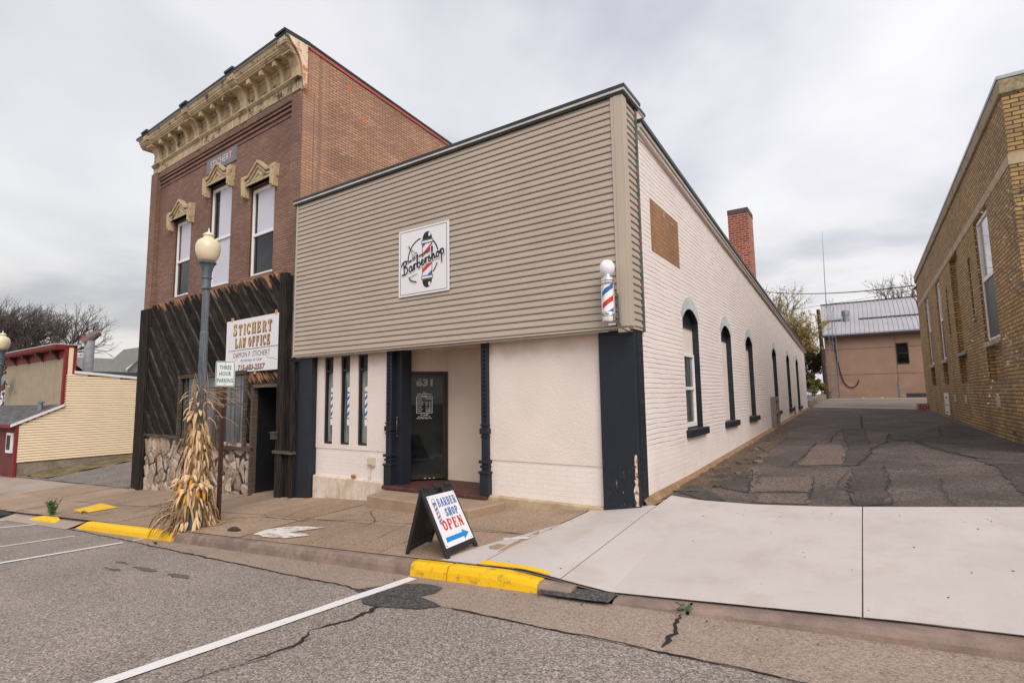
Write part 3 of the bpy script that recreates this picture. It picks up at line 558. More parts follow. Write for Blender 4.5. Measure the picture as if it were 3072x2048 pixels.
# alley
def awob(x): return yb(x)-.08
sheet('alley_pavement',frange(-2.79,2.75,30),awob,lambda x:36.,90,zA,'alley_asphalt',dz=-.004)
sheet('rear_lot_pavement',frange(-12,14,26),36.,48.,8,lambda x,y:zA(x,y),'lot_asphalt',dz=-.004); sheet('concrete_apron',frange(-2.4,14,16),45.2,46.4,2,zA,'plain_concrete',dz=.004)
sheet('concrete_gutter_strip',frange(-2.6,2.8,10),34.9,35.8,4,zA,'plain_concrete',dz=.006)
for nme,poly,mt in [('p1',[(-2.51,11.14),(-1.99,11.18),(-1.72,9.76),(-1.59,8.62),(-1.9,8.84),(-2.34,9.37)],'alley_dark'),('p2',[(-2.58,8.50),(-2.55,9.3),(-2.26,8.93),(-1.92,8.33),(-1.75,7.98),(-2.09,8.04)],'alley_dark'),
 ('p3',[(-.74,20.18),(-.17,20.45),(.02,14.43),(-.22,11.8),(-.45,11.68),(-.45,14.75)],'alley_dark'),('p4',[(-.28,11.29),(.15,11.52),(.16,9.82),(.1,8.05),(-.21,8.),(-.32,9.07)],'alley_dark'),
 ('p5',[(1.32,19.29),(2.45,24),(2.58,13.85),(2.5,8.6),(1.5,8.3),(1.66,11.44),(1.59,12.68),(1.31,13.86),(1.03,15.33),(.92,16.29),(.44,16.33),(.49,18.28)],'alley_dark'),
 ('l1',[(-1.13,15.48),(-.59,15.44),(-.45,13.6),(-.5,11.75),(-1.17,11.68),(-1.17,13.59)],'alley_light'),('l2',[(-1.63,10.2),(-.83,10.21),(-.77,8.85),(-1.46,8.74)],'alley_light'),('l3',[(-1.34,8.59),(-.77,8.68),(-.72,7.95),(-1.4,7.98)],'alley_light'),
 ('m1',[(-1.96,11.0),(-1.85,11.19),(-1.61,9.77),(-1.48,8.89),(-1.52,8.6),(-1.72,9.76)],'alley_light')]:
    flat('pavement_patch',poly,zA,.005,mt,jag=.055)
m=MB()
for k_,(pts,wd) in enumerate([([(-2.3,20.6),(-1.38,20.23),(-.13,20.58),(1.09,21.38),(1.95,22.47)],.06),([(-1.82,11.5),(-1.33,11.42),(-.59,11.51),(-.22,11.7),(.2,11.72),(1.17,11.79),(2.3,12.1)],.035),([(-1.8,16.1),(-1.17,15.78),(-.85,16.03),(-.85,17.76),(-.75,19.59)],.05),
 ([(-1.16,15.67),(-1.18,13.73),(-1.26,12.31),(-1.3,11.42)],.05),([(-.22,11.7),(-.07,13.1),(.02,14.43),(.34,15.94),(.89,16.17),(1.46,17.09),(2.5,17.6)],.06),([(.34,15.94),(.44,18.39),(1.1,19.14),(1.33,19.41)],.06),
 ([(.89,16.17),(1.,14.98),(1.29,13.73),(1.53,13.03),(1.96,12.47),(2.4,11.95)],.05),([(-1.7,10.35),(-.82,10.31),(-.75,9.14),(-.76,8.0)],.022),([(-1.47,8.64),(-.75,8.77),(-.42,9.05),(-.36,9.19)],.03),([(-.29,11.29),(-.4,10.55),(-.46,9.75),(-.42,9.19),(-.32,9.),(-.24,8.37),(-.23,7.95)],.022),
 ([(.17,11.72),(.22,10.61),(.16,9.14),(.19,7.98)],.03),([(-.25,27.25),(-.19,20.78)],.10),([(-.03,28.46),(1.71,28.78)],.12),([(0,24.5),(1.2,24.9)],.06),([(1.78,20.97),(1.5,17.31)],.06),([(.81,10.19),(.73,9.23),(.76,8.26),(.81,8.01)],.03),([(-.42,9.7),(-.3,9.5),(-.28,9.2),(-.38,9.1)],.02),([(-2.6,24),(-1.,23.5),(1.5,24)],.05),([(-1.9,11.1),(-1.7,9.8),(-1.55,8.6)],.04),([(-1.2,31),(1.5,32)],.08)]):
    ribbon(m,pts,wd*.9,zA,.0102+k_*.0003,1.,.09)
struct(m.build('alley_cracks','crack_dark'))
# broken rubble strip and mortar fillet at the foot of the white wall
sheet('broken_soil_strip',frange(-2.70,-2.02,12),lambda x:8.6+max(0,(x+2.3))*3.2,lambda x:24.-(x+2.7)*9,90,zA,'soil',dz=.004,rough=.03)
m=MB()
for _ in range(150):
    y=random.uniform(8.8,21); x=random.uniform(-2.62,-2.0-(y-9)*.02); r=random.uniform(.010,.045)*(1 if random.random()<.85 else 1.7); z=zA(x,y)
    a=random.random()*6; n=6; P=[(x+r*math.cos(a+i)*random.uniform(.7,1.2),y+r*1.2*math.sin(a+i)*random.uniform(.7,1.2)) for i in (0,1,2,3,4,5)]
    m.prism(P,lambda p,q,t:(p,q,t),z-.01,z+r*.5)
for (x,y,r) in [(-2.1,12.4,.16),(-2.0,12.9,.12),(-2.2,11.9,.13),(-1.95,12.1,.10)]:
    z=zA(x,y); P=[(x+r*math.cos(i*.8)*random.uniform(.8,1.1),y+r*2*math.sin(i*.8)*random.uniform(.8,1.1)) for i in range(8)]; m.prism(P,lambda p,q,t:(p,q,t),z-.01,z+.035)
struct(m.build('rubble','rubble_stone',attrs=True),'stuff')
m=MB(); P=[]
for y in [7.62+.25*i for i in range(110)]:
    z=lerp([7.6,7.791,10,15.9,33.5],[.12,.147,.174,.339,.815],y)+.02; w_=(.16+.07*noise.noise(Vector((y*1.3,0,0))))*min(1,max(.3,(y-7.3)))
    g=zA(-2.6,y); P.append([(-2.82,y,z),(-2.80+w_*.35,y,z-.02),(-2.80+w_*.9,y,z-.07),(-2.78+w_*1.3,y,g-.03)])
m.grid(P); struct(m.build('wall_foot_mortar','mortar_fillet',smooth=True))
# left lot
sheet('gravel_lot',frange(-31,-19.9,22),7.6,40.,40,zL,'gravel',rough=.05)
sheet('grass_verge',frange(-31.2,-27.8,10),lambda x:7.75+.0*(x),lambda x:30.,50,zL,'rough_grass',dz=.02,rough=.09)
sheet('dirt_verge',frange(-25.,-20.3,10),lambda x:7.62,lambda x:9.+.4*(x+25),6,zL,'gravel',dz=.015,rough=.04)
# ------------------------------------------------------------------ kerbs
def kerb_prof(h,front=4.555):  # (y, dz relative to road edge)
    return [(front-.01,-.08),(front,.0),(front+.01,h*.55),(front+.03,h*.86),(front+.065,h),(front+.15,h),(front+.15,-.08)]
def kerb(name,xa,xb_,hf,mat,zoff=0.,capd=0.):
    m=MB(); n=max(2,int((xb_-xa)/.08)); P=[]
    for i in range(n+1):
        x=xa+(xb_-xa)*i/n; h=hf(x); z0=sx(x)-.2975; r=[]
        for k,(y,d) in enumerate(kerb_prof(h)):
            j=noise.noise(Vector((x*6,k*1.7,3)))*.008 if 0<k<5 else 0
            r.append((x,y+j-capd,z0+d+j+(capd if k else 0)))
        P.append(r)
    m.grid(P)
    for r in (P[0],P[-1]): m.add(r,[tuple(range(len(r)))])
    return m.build(name,mat,smooth=False,recalc=True)
H=lambda x:.1505
struct(kerb('kerb',-10.02,-4.47,H,'kerb_concrete'))
tag(kerb('painted_kerb',-14.4,-10.03,lambda x:.1505*min(1,max(.05,(x+14.45)/.5)),'yellow_paint_clean'),'long yellow painted kerb left of the corn bundle','kerb')
tag(kerb('painted_kerb',-4.465,-3.93,H,'yellow_paint'),'short yellow kerb block in front of the sandwich board, worn on its face','kerb','yellow kerb blocks')
tag(kerb('painted_kerb',-3.91,-2.78,lambda x:.1505 if x<-3.2 else .1505-.05*(x+3.2)/.5,'yellow_paint'),'longer yellow kerb block where the pale driveway begins','kerb','yellow kerb blocks')
tag(kerb('painted_kerb',-17.9,-15.6,lambda x:.1505*max(.02,min(1,(x+17.95)/1.1,(-15.5-x)/.4)),'yellow_paint_clean'),'small yellow kerb stub with a weed growing by it, far left','kerb')
struct(kerb('kerb',-2.775,-2.42,lambda x:.10-.16*(x+2.775)*.4,'kerb_concrete'))
def lowh(x): return .1505+dip(x)-.004
struct(kerb('kerb',-2.0,-1.36,lowh,'kerb_concrete')); struct(kerb('kerb',-1.33,7.,lowh,'kerb_concrete'))
struct(kerb('kerb',-70,-24,H,'kerb_concrete'))
flat('asphalt_patch',[(-2.75,4.5),(-2.42,4.47),(-2.0,4.47),(-1.99,4.68),(-2.3,4.70),(-2.75,4.68)],lambda x,y:zR(x,y)+.03+max(0,(y-4.5))*.12,.01,'fresh_asphalt',jag=.015)
flat('yellow_marking',[(-3.62,4.72),(-2.72,4.72),(-2.78,4.80),(-3.62,4.84)],zD,.010,'yellow_paint_clean',jag=.008)
flat('yellow_marking',[(-15.5,5.05),(-15.35,5.7),(-17.1,5.95),(-16.6,5.2)],zS,.012,'yellow_paint_clean',jag=.01)
m=MB(); m.grid([[(x,4.40+(4.95-4.40)*j/4,zR(x,4.45)+.012+(zS(x,4.95)-zR(x,4.45)-.008)*(j/4.)**1.2) for j in range(5)] for x in frange(-24.2,-14.40,30)]); struct(m.build('kerb_return_pavement','plain_concrete'))
if 0: flat('kerb_return_pavement',[(-14.45,4.71),(-22.4,4.9),(-22.4,4.55),(-14.45,4.50)],zR,.02,'gutter_concrete')
# ------------------------------------------------------------------ shop building
W=-2.8; FY=7.53
shop=thing('shop_building','low cream building with taupe siding above, black corner pillars and arched side windows','shop',(W,FY,.05))
def bar(m,x0,x1,y0,y1,z0,z1): m.box(x0,x1,y0,y1,z0,z1)
# side wall with arched openings
wins=[(10.07,11.19),(13.28,14.40),(16.38,17.50),(21.55,22.65),(25.76,26.86),(29.46,30.56)]
def par(y): return 5.86-.0745*(y-8.06)
def base(y): return lerp([7.5,10,15.9,34.4],[.0,.05,.2,.7],y)
SILL,SPR,CR=1.0,3.10,3.33
def archpts(a,b,z0=SPR,z1=CR,n=12):
    c=(a+b)/2; hw=(b-a)/2; rise=z1-z0; rr_=(hw*hw+rise*rise)/(2*rise); zc=z1-rr_; th=math.asin(hw/rr_)
    return [(c+rr_*math.sin(-th+2*th*i/n),zc+rr_*math.cos(-th+2*th*i/n)) for i in range(n+1)]
m=MB(); m2=MB()
yy=7.78
def quad(m,ya,yb_,za0,za1,zb0,zb1): m.add([(W,ya,za0),(W,yb_,zb0),(W,yb_,zb1),(W,ya,za1)],[(0,1,2,3)])
brown=(8.46,10.08,4.03,4.95)
quad(m,7.84,8.46,base(7.8),par(7.84),base(8.46),par(8.46))
quad(m,8.46,10.07,base(8.46),4.03,base(10.07),4.03); quad(m,8.46,10.07,4.95,par(8.46),4.95,par(10.07))
yy=10.07
m2.add([(W,8.46,4.03),(W,10.07,4.03),(W,10.07,4.95),(W,8.46,4.95)],[(0,1,2,3)])
for i,(a,b) in enumerate(wins):
    if a>yy: quad(m,yy,a,base(yy),par(yy),base(a),par(a))
    quad(m,a,b,base(a),SILL-.13,base(b),SILL-.13)
    ap=archpts(a,b); m.add([(W,y,z) for y,z in ap]+[(W,b,par(b)),(W,a,par(a))],[tuple(range(len(ap)+2))])
    yy=b
quad(m,yy,34.4,base(yy),par(yy),base(34.4),par(34.4))
m.add([(W,34.4,0),(-10.9,34.4,0),(-10.9,34.4,par(34.4)),(W,34.4,par(34.4))],[(0,1,2,3)])
m.build('side_wall','white_painted_brick',shop); m2.build('bare_brick_patch','bare_brown_brick',shop)
m=MB(); m.add([(W,7.6,par(7.6)-.05),(W,34.4,par(34.4)-.05),(-10.9,34.4,par(34.4)-.05),(-10.9,7.6,par(7.6)-.05)],[(0,1,2,3)]); m.build('roof','coping_dark',shop)
for i,(a,b) in enumerate(wins):
    c=(a+b)/2; ap=archpts(a,b); dep=.12
    wn_=MB(); pr=[(a,SILL-.13)]+ap+[(b,SILL-.13)]
    # reveal
    for k in range(len(pr)-1):
        (y0,z0),(y1,z1)=pr[k],pr[k+1]; wn_.add([(W,y0,z0),(W,y1,z1),(W-dep-.04,y1,z1),(W-dep-.04,y0,z0)],[(0,1,2,3)])
    wo=wn_.build('window','navy_brick',shop)
    xo=W-dep
    # dark head panel with two mouldings
    hp=MB(); hz=2.98; q=[p for p in ap]; hp.prism([(a+.001,hz)]+[(y,z) for y,z in q]+[(b-.001,hz)],lambda p,q_,t_:(t_,p,q_),xo-.03,xo); hp.box(xo,xo+.03,a+.02,b-.02,hz,hz+.05); hp.build('head_panel','navy_paint',wo)
    if i==0:
        mm=MB(); mm.box(xo-.03,xo-.008,a+.002,b-.002,2.46,2.978); mm.build('filler_board','white_wall_paint',wo)
        fr=MB(); y0,y1=a+.01,b-.02; z0,z1=1.02,2.455
        for bx in [(y0,y1,z0,z0+.09),(y0,y1,z1-.06,z1),(y0,y0+.07,z0+.09,z1-.06),(y1-.07,y1,z0+.09,z1-.06),(y0+.07,y1-.07,1.74,1.80)]: fr.box(xo-.03,xo+.015,*bx)
        fr.box(xo-.03,xo+.005,y0+.07,y0+.10,z0+.09,1.74); fr.box(xo-.03,xo+.005,y1-.10,y1-.07,z0+.09,1.74)
        fr.build('frame','window_white',wo,bevel=.004)
        g=MB(); g.box(xo-.028,xo-.02,y0+.07,y1-.07,z0+.08,z1-.05); g.build('pane','glass_curtain',wo)
    else:
        mm=MB(); mm.box(xo-.03,xo-.006,a+.002,b-.002,SILL-.1,2.978); mm.build('infill_panel','white_wall_paint',wo)
    s_=MB(); e0=a-.09; e1=b+.18; s_.box(W-.15,W+.085,e0,e1,SILL-.14,SILL); s_.build('sill','window_sill_navy',wo,bevel=.008)
    # soldier arch
    r=MB(); n=14; inner=archpts(a-.0,b+.0,SPR,CR,n); outer=archpts(a-.10,b+.10,SPR+.10,CR+.235,n)
    for k in range(n):
        i0,i1,o0,o1=inner[k],inner[k+1],outer[k],outer[k+1]; g_=.10
        def L(p,q,f): return (p[0]+(q[0]-p[0])*f,p[1]+(q[1]-p[1])*f)
        A_,B_,C_,D_=L(i0,i1,g_),L(i0,i1,1-g_),L(o0,o1,1-g_),L(o0,o1,g_)
        r.prism([A_,B_,C_,D_],lambda p,q_,t_:(t_,p,q_),W-.002,W+.010)
    r.prism([p for p in inner]+[p for p in reversed(outer)],lambda p,q_,t_:(t_,p,q_),W-.002,W+.004)
    r.build('brick_arch','pale_blue_paint',wo)
# sloping coping of the side wall
m=MB(); m.hexa([(W-.02,7.9,par(7.9)),(W+.07,7.9,par(7.9)),(W+.07,34.5,par(34.5)),(W-.02,34.5,par(34.5)),(W-.02,7.9,par(7.9)+.05),(W+.07,7.9,par(7.9)+.05),(W+.07,34.5,par(34.5)+.05),(W-.02,34.5,par(34.5)+.05)]); cp=m.build('coping','white_wall_paint',shop)
m=MB(); m.hexa([(W-.3,7.9,par(7.9)+.055),(W+.10,7.9,par(7.9)+.055),(W+.10,34.6,par(34.6)+.055),(W-.3,34.6,par(34.6)+.055),(W-.3,7.9,par(7.9)+.115),(W+.10,7.9,par(7.9)+.115),(W+.10,34.6,par(34.6)+.115),(W-.3,34.6,par(34.6)+.115)]); m.build('drip_edge','coping_light',cp)
m=MB(); m.hexa([(W-.3,7.9,par(7.9)+.118),(W+.13,7.9,par(7.9)+.118),(W+.13,34.65,par(34.65)+.118),(W-.3,34.65,par(34.65)+.118),(W-.3,7.9,par(7.9)+.19),(W+.13,7.9,par(7.9)+.19),(W+.13,34.65,par(34.65)+.19),(W-.3,34.65,par(34.65)+.19)]); m.build('metal_cap','coping_dark',cp)
# stepped parapet stub just behind the siding box
m=MB(); m.box(W-.5,W+.02,7.86,8.27,5.8,6.25); st=m.build('parapet_stub','white_wall_paint',shop)
m=MB(); m.box(W-.55,W+.035,7.93,8.29,6.252,6.28); m.build('drip_edge','coping_light',st); m=MB(); m.box(W-.55,W+.045,7.93,8.31,6.282,6.33); m.build('metal_cap','coping_dark',st)
# lower front
def F(m,x0,x1,z0,z1,y0=FY+.04,y1=FY+.25): m.box(x0,x1,y0,y1,z0,z1)
m=MB()   # left bay with three slots; stucco from belt to head
slots=[(-10.08,-9.77),(-9.525,-9.215),(-8.965,-8.655)]
xl,xr_=-10.33,-8.04
F(m,xl,xr_,.60,.695); F(m,xl,xr_,2.60,2.80)
xx=xl
for a,b in slots: F(m,xx,a,.695,2.60); xx=b
F(m,xx,xr_,.695,2.60); m.build('stucco_wall','stucco',shop)
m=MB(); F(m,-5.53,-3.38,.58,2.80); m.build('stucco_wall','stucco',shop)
m=MB(); F(m,xl,xr_,.0,.598,FY+.055); m.build('brick_apron','white_front_brick',shop)
m=MB(); F(m,-5.53,-3.38,-.06,.578,FY+.055); m.build('brick_apron','white_front_brick',shop)
m=MB(); m.box(-10.34,-8.05,FY-.02,FY+.2,-.75,.012); m.build('foundation','foundation_paint',shop,bevel=.02)
m=MB(); m.box(-5.56,-3.385,FY-.03,FY+.2,-.5,-.012); m.build('foundation','foundation_bare',shop,bevel=.02)
for a,b in slots:
    f=MB(); y0=FY+.05
    for bx in [(a,a+.05,.70,2.595),(b-.035,b,.70,2.595),(a+.05,b-.035,.70,.74),(a+.05,b-.035,2.555,2.595),(a+.05,b-.035,2.26,2.31)]: f.box(bx[0],bx[1],y0+.02,y0+.10,bx[2],bx[3])
    fo=f.build('window','black_frame',shop,bevel=.004)
    g=MB(); g.box(a+.045,b-.03,y0+.08,y0+.09,.73,2.27); g.build('pane','glass_teal',fo)
    g=MB(); g.box(a+.045,b-.03,y0+.07,y0+.085,2.305,2.56); g.build('transom_panel','bronze_frame',fo)
    # barber pole decal on the glass
    cx=(a+b)/2+.03; mp=lambda u,v,o,cx=cx,y0=y0: (cx+u,y0+.08-o,v)
    d=Decal(mp); d.poly([(-.05,1.25),(.05,1.25),(.05,1.80),(-.05,1.80)]); d.disc(0,1.87,.055); d.poly([(-.05,1.10),(.05,1.10),(.06,1.24),(-.06,1.24)]); d.build('pole_decal','white_vinyl_letters',fo)
    d=Decal(mp)
    for k in range(3): z=1.28+k*.17; d.poly([(-.05,z),(.05,z+.10),(.05,z+.17),(-.05,z+.07)],.004)
    d.poly([(-.05,1.78),(.05,1.78),(.05,1.81),(-.05,1.81)],.004); d.poly([(-.055,1.235),(.055,1.235),(.055,1.26),(-.055,1.26)],.004); d.build('decal_stripes','sign_blue',fo)
# pilasters
m=MB(); m.box(-11.0,-10.34,FY-.10,FY+.25,-.9,2.8); m.build('pilaster','navy_paint',shop,bevel=.01)
m=MB(); m.box(-3.38,W-.0,FY-.03,7.6,-.10,2.8); m.build('pilaster','navy_pilaster',shop,bevel=.006)
m=MB(); m.box(W-.3,W+.004,7.602,7.84,-.05,2.8); m.build('pilaster','navy_brick',shop)
# exposed broken brick at the foot of the corner
m=MB(); L_=[];R__=[]
for k in range(15):
    z=.06+k*.052; wv_=.030+.028*noise.noise(Vector((k*.9,4,1)))+(.02 if k in(3,4,5) else 0); wv_*=(1-k/17.)**.4; L_.append((W-.045-wv_-.02*noise.noise(Vector((k*.5,9,1))),z)); R__.append((W-.035+wv_*.3,z))
m.prism(L_+R__[::-1],lambda p,q,t:(p,t,q),FY-.0335,FY-.028); m.build('bare_brick_chip','chipped_paint',shop)
# iron columns
for cx,jb in ((-7.965,.38),(-5.585,0)):
    m=MB(); wd=.075; y0=FY-.02
    m.box(cx-wd,cx+wd,y0,y0+.14,-.04,2.66)
    m.box(cx-wd-.02,cx+wd+.02,y0-.035,y0+.15,-.04,.34); m.box(cx-wd-.035,cx+wd+.035,y0-.05,y0+.15,.34,.385)
    m.box(cx-wd-.015,cx+wd+.015,y0-.03,y0+.15,.44,.48); m.box(cx-wd-.03,cx+wd+.03,y0-.05,y0+.15,.52,.57); m.box(cx-wd-.02,cx+wd+.02,y0-.03,y0+.15,1.02,1.12); m.box(cx-wd-.01,cx+wd+.01,y0-.02,y0+.15,1.16,1.19); m.box(cx-wd-.01,cx+wd+.01,y0-.02,y0+.15,.96,.985)
    co=m.build('iron_column','navy_paint',shop,bevel=.008)
    m=MB(); z=1.26
    while z<2.60:
        for s in (-1,1): m.lathe([(.0,-.022),(.018,-.018),(.026,0),(.018,.018),(0,.022)],(cx+s*.0+0,y0-.002,z),8)
        z+=.075
    m.build('rosettes','navy_paint',co,smooth=True)
# entry recess: angled door from left column to back wall
PA=Vector((-8.04,7.92)); ang=R(46); dd=Vector((math.cos(ang),math.sin(ang))); nn=Vector((math.sin(ang),-math.cos(ang)))   # nn faces the street
def TD(u,o,z): p=PA+dd*u+nn*o; return (p.x,p.y,z)
FL=-.03
m=MB(); m.box(-8.04,-7.72,FY+.10,7.90,FL,2.64); m.build('entry_jamb','navy_paint',shop)
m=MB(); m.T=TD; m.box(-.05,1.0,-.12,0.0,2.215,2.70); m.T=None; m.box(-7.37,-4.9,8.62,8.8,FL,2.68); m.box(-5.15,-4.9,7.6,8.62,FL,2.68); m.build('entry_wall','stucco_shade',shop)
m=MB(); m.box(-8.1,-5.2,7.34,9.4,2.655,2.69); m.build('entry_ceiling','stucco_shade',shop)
m=MB(); m.add([(-8.06,7.42,FL),(-5.53,7.42,FL-.0),(-5.15,8.7,FL),(-8.1,8.7,FL)]+[(-8.06,7.42,-.10),(-5.53,7.42,-.10),(-5.15,8.7,-.10),(-8.1,8.7,-.10)],[(0,1,2,3),(7,6,5,4),(0,4,5,1),(1,5,6,2),(2,6,7,3),(3,7,4,0)]); m.build('porch_floor','maroon_floor',shop,bevel=.015)
m=MB(); m.box(-8.0,-5.55,7.47,7.6,-.42,-.102); m.build('porch_riser','maroon_floor',shop)
m=MB(); m.hexa([(-7.92,6.93,-.6),(-5.28,6.68,-.5),(-5.15,7.50,-.5),(-7.98,7.50,-.6),(-7.92,6.93,-.13),(-5.28,6.68,-.085),(-5.15,7.50,-.085),(-7.98,7.50,-.11)]); m.build('doorstep','step_concrete',shop,bevel=.02)
# door
m=MB(TD); 
for bx in [(0,.045,FL,2.21),(.925,.97,FL,2.21),(.045,.925,2.165,2.21)]: m.box(bx[0],bx[1],-.07,.03,bx[2],bx[3])
dr=m.build('door','bronze_frame',shop,bevel=.004)
m=MB(TD)
for bx in [(.05,.11,.0,2.16),(.87,.92,.0,2.16),(.11,.87,2.10,2.16),(.11,.87,.0,.10)]: m.box(bx[0],bx[1],-.03,.015,bx[2],bx[3])
m.build('door_leaf','bronze_frame',dr,bevel=.003)
m=MB(TD); m.box(.052,.085,.0155,.021,.01,2.15); m.build('door_edge_trim','aluminium_frame',dr)
m=MB(TD); m.box(.108,.872,-.012,-.004,.09,2.105); m.build('pane','glass_dark',dr)
m=MB(TD); m.box(.045,.10,.015,.065,.92,1.235); m.build('handle','door_handle_plate',dr,bevel=.006)
mpd=lambda u,v,o: TD(u,-.004+o,v)
d=Decal(mpd)
d.text('The',.483,1.775,.025); d.text('Downtown Barbershop',.483,1.74,.032,.30,shear=.3); d.text('HOURS',.483,1.695,.03,.13,bold=.03)
d.line([(.40,1.695),(.322,1.695),(.322,1.35),(.644,1.35),(.644,1.695),(.566,1.695)],.007)
for k,(a_,b_) in enumerate([('Monday:','CLOSED'),('Tuesday:',''),('Wednesday:','8am - 5pm'),('Thursday:','8am - 5pm'),('Friday:','7am - 4pm'),('Saturday:','CLOSED'),('Sunday:','CLOSED')]):
    z=1.650-k*.043; d.text(a_,.345+.011*len(a_)/2,z,.026,.0145*len(a_)*.9)
    if b_: d.text(b_,.565,z,.026,.115)
d.text('715-743-4020',.483,1.315,.024,.16); d.text('By appointment only',.483,1.275,.024,.25); d.text('Book online: Vagaro.com',.483,1.24,.026,.31,bold=.01)
d.build('door_lettering','white_vinyl_letters',dr)
d=Decal(mpd)
d.text('631',.483,1.985,.16,.345,bold=.045); d.build('house_number','grey_vinyl_letters',dr)
d=Decal(mpd)
for k in range(3): d.line([(.48+k*.09,.02),(.52+k*.09,.02)],.008,.02)
d.build('door_sticker','white_vinyl_letters',dr)
m=MB()
for z in (.92,1.28): m.lathe([(0,-.02),(.028,-.012),(.032,0),(.028,.012),(0,.02)],(-7.83,FY+.085,z),10)
m.tube([(-7.83,FY+.09,.93),(-7.80,FY+.05,.95),(-7.79,FY+.04,1.1),(-7.80,FY+.05,1.25),(-7.83,FY+.09,1.27)],.011,6); m.build('old_pull_handle','brass_old',shop,smooth=True)
# siding box
YB,XR=7.3,-2.765
nC=33; z0s,z1s=2.66,6.19; ch=(z1s-z0s)/nC
def laps(m,gap,fn,a,b):
    for i in range(nC):
        z=z0s+i*ch; o=.0
        prof=[(.016,z+.008),(.022,z+.018),(.020,z+.055),(.008,z+.063),(.004,z+ch-.002),(-.01,z+ch-.002),(-.01,z+.008)]
        m.prism(prof,lambda p,q,t:fn(p,q,t),a,b,rnd=.5)
    gap.prism([(-.006,z0s),(.001,z0s),(.001,z1s),(-.006,z1s)],fn,a,b)
m=MB();gp=MB(); laps(m,gp,lambda p,q,t:(t,YB-p,q),-10.80,-2.95); so_=m.build('vinyl_siding','vinyl_siding',shop); gp.build('shadow_gap','vinyl_shadow_gap',so_)
m=MB();gp=MB(); laps(m,gp,lambda p,q,t:(XR-.022+p,t,q),7.40,7.80); s2=m.build('vinyl_siding','vinyl_siding',shop); gp.build('shadow_gap','vinyl_shadow_gap',s2)
m=MB(); m.box(-2.955,XR+.012,YB-.034,YB+.03,z0s-.01,z1s); m.box(XR-.03,XR+.012,YB+.03,7.42,z0s-.01,z1s); m.box(-2.90,-2.81,YB-.040,YB-.034,z0s-.01,z1s); m.build('corner_trim','vinyl_trim',shop,bevel=.004)
m=MB(); m.box(-10.83,-10.79,YB-.03,YB+.05,z0s-.01,z1s); m.build('corner_trim','vinyl_trim',shop)
m=MB(); m.box(XR-.04,XR+.014,7.80,7.87,z0s-.05,6.2); m.build('copper_strip','copper_flashing',shop); m=MB(); m.box(-10.92,-10.83,YB-.0,YB+.35,z0s-.05,6.2); m.build('copper_strip','copper_flashing',shop)
m=MB(); m.box(-10.88,XR-.01,YB+.02,YB+.5,z0s-.035,z0s-.004); m.box(-10.88,XR-.01,YB-.012,YB+.02,z0s-.03,z0s-.002); m.build('soffit','vinyl_trim',shop)
m=MB(); m.box(-10.9,XR-.03,YB+.04,7.86,z0s,6.18); m.build('parapet_core','vinyl_shadow_gap',shop)
m=MB(); m.box(-10.9,XR+.035,YB-.055,7.9,6.192,6.226); pc=m.build('parapet_cap','coping_dark',shop)
m=MB(); m.box(-10.9,XR+.055,YB-.075,7.9,6.228,6.266); m.build('drip_edge','coping_light',pc)
m=MB(); m.box(-10.9,XR+.065,YB-.085,7.92,6.268,6.318); m.build('metal_cap','coping_dark',pc)
m=MB(); m.box(-10.97,-10.90,7.5,8.15,6.34,6.46); m.build('white_flashing','window_white',shop)
# electrical conduit under the siding and the junction box
m=MB(); m.tube([(-10.8,YB+.06,2.615),(-10.0,YB+.05,2.61),(-6.55,YB+.05,2.60),(-3.15,YB+.06,2.612)],.013,6); m.tube([(-6.55,YB+.05,2.60),(-6.9,7.75,2.62),(-7.15,8.1,2.635)],.013,6); m.build('conduit','coping_light',shop)
m=MB(); m.lathe([(0,0),(.10,0),(.14,.03),(.16,.06),(.16,.07),(0,.07)],(-7.0,7.9,2.585),14); m.build('ceiling_light','outlet_box',shop,smooth=False)
m=MB(); m.box(-8.58,-8.40,FY-.01,FY+.05,.30,.475); ob=m.build('outlet_cover','outlet_box',shop,bevel=.006)
m=MB(); m.box(-8.565,-8.43,FY-.03,FY-.0105,.34,.45); m.build('flap','vent_plate',ob); 
m=MB(); m.tube([(-8.52,FY+.02,.3),(-8.52,FY+.02,.13)],.008,5); m.tube([(-8.53,FY+.01,.11),(-8.53,FY+.01,-.01)],.02,6); m.build('pipe_stub','outlet_box',ob)
m=MB(); m.lathe([(0,0),(.04,.01),(.055,.035),(.035,.07),(0,.075)],(-9.0,FY-.01,.03),9); m.build('rusty_stub','rust_orange',shop)
# chimney
m=MB(); CY=19.5; m.box(-3.66,-3.0,CY,CY+1.0,4.6,7.95); chm=m.build('chimney','chimney_brick',shop); m=MB(); m.box(-3.67,-2.99,CY-.01,CY+1.01,7.95,8.12); m.build('chimney_cap','chimney_cap',chm)
m=MB(); m.box(-2.98,-2.86,CY-.3,CY+.3,5.0,5.35); m.build('roof_box','galvanised',shop)
# wooden hatch against the wall
m=MB(); y0,y1=20.45,21.35
for bx in [(y0,y0+.14,.42,1.52),(y1-.14,y1,.42,1.52),(y0+.14,y1-.14,1.38,1.52),(y0+.14,y1-.14,.42,.56),(y0+.14,y1-.14,.92,1.04)]: m.box(W,W+.16,*bx)
m.box(W,W+.10,y0+.14,y1-.14,.56,1.38); m.build('wall_hatch','grey_wood',shop,bevel=.006)
m=MB(); m.tube([(W+.03,27.6,.55),(W+.03,27.6,1.05)],.025,5); m.build('drain_pipe','dark_line',shop)
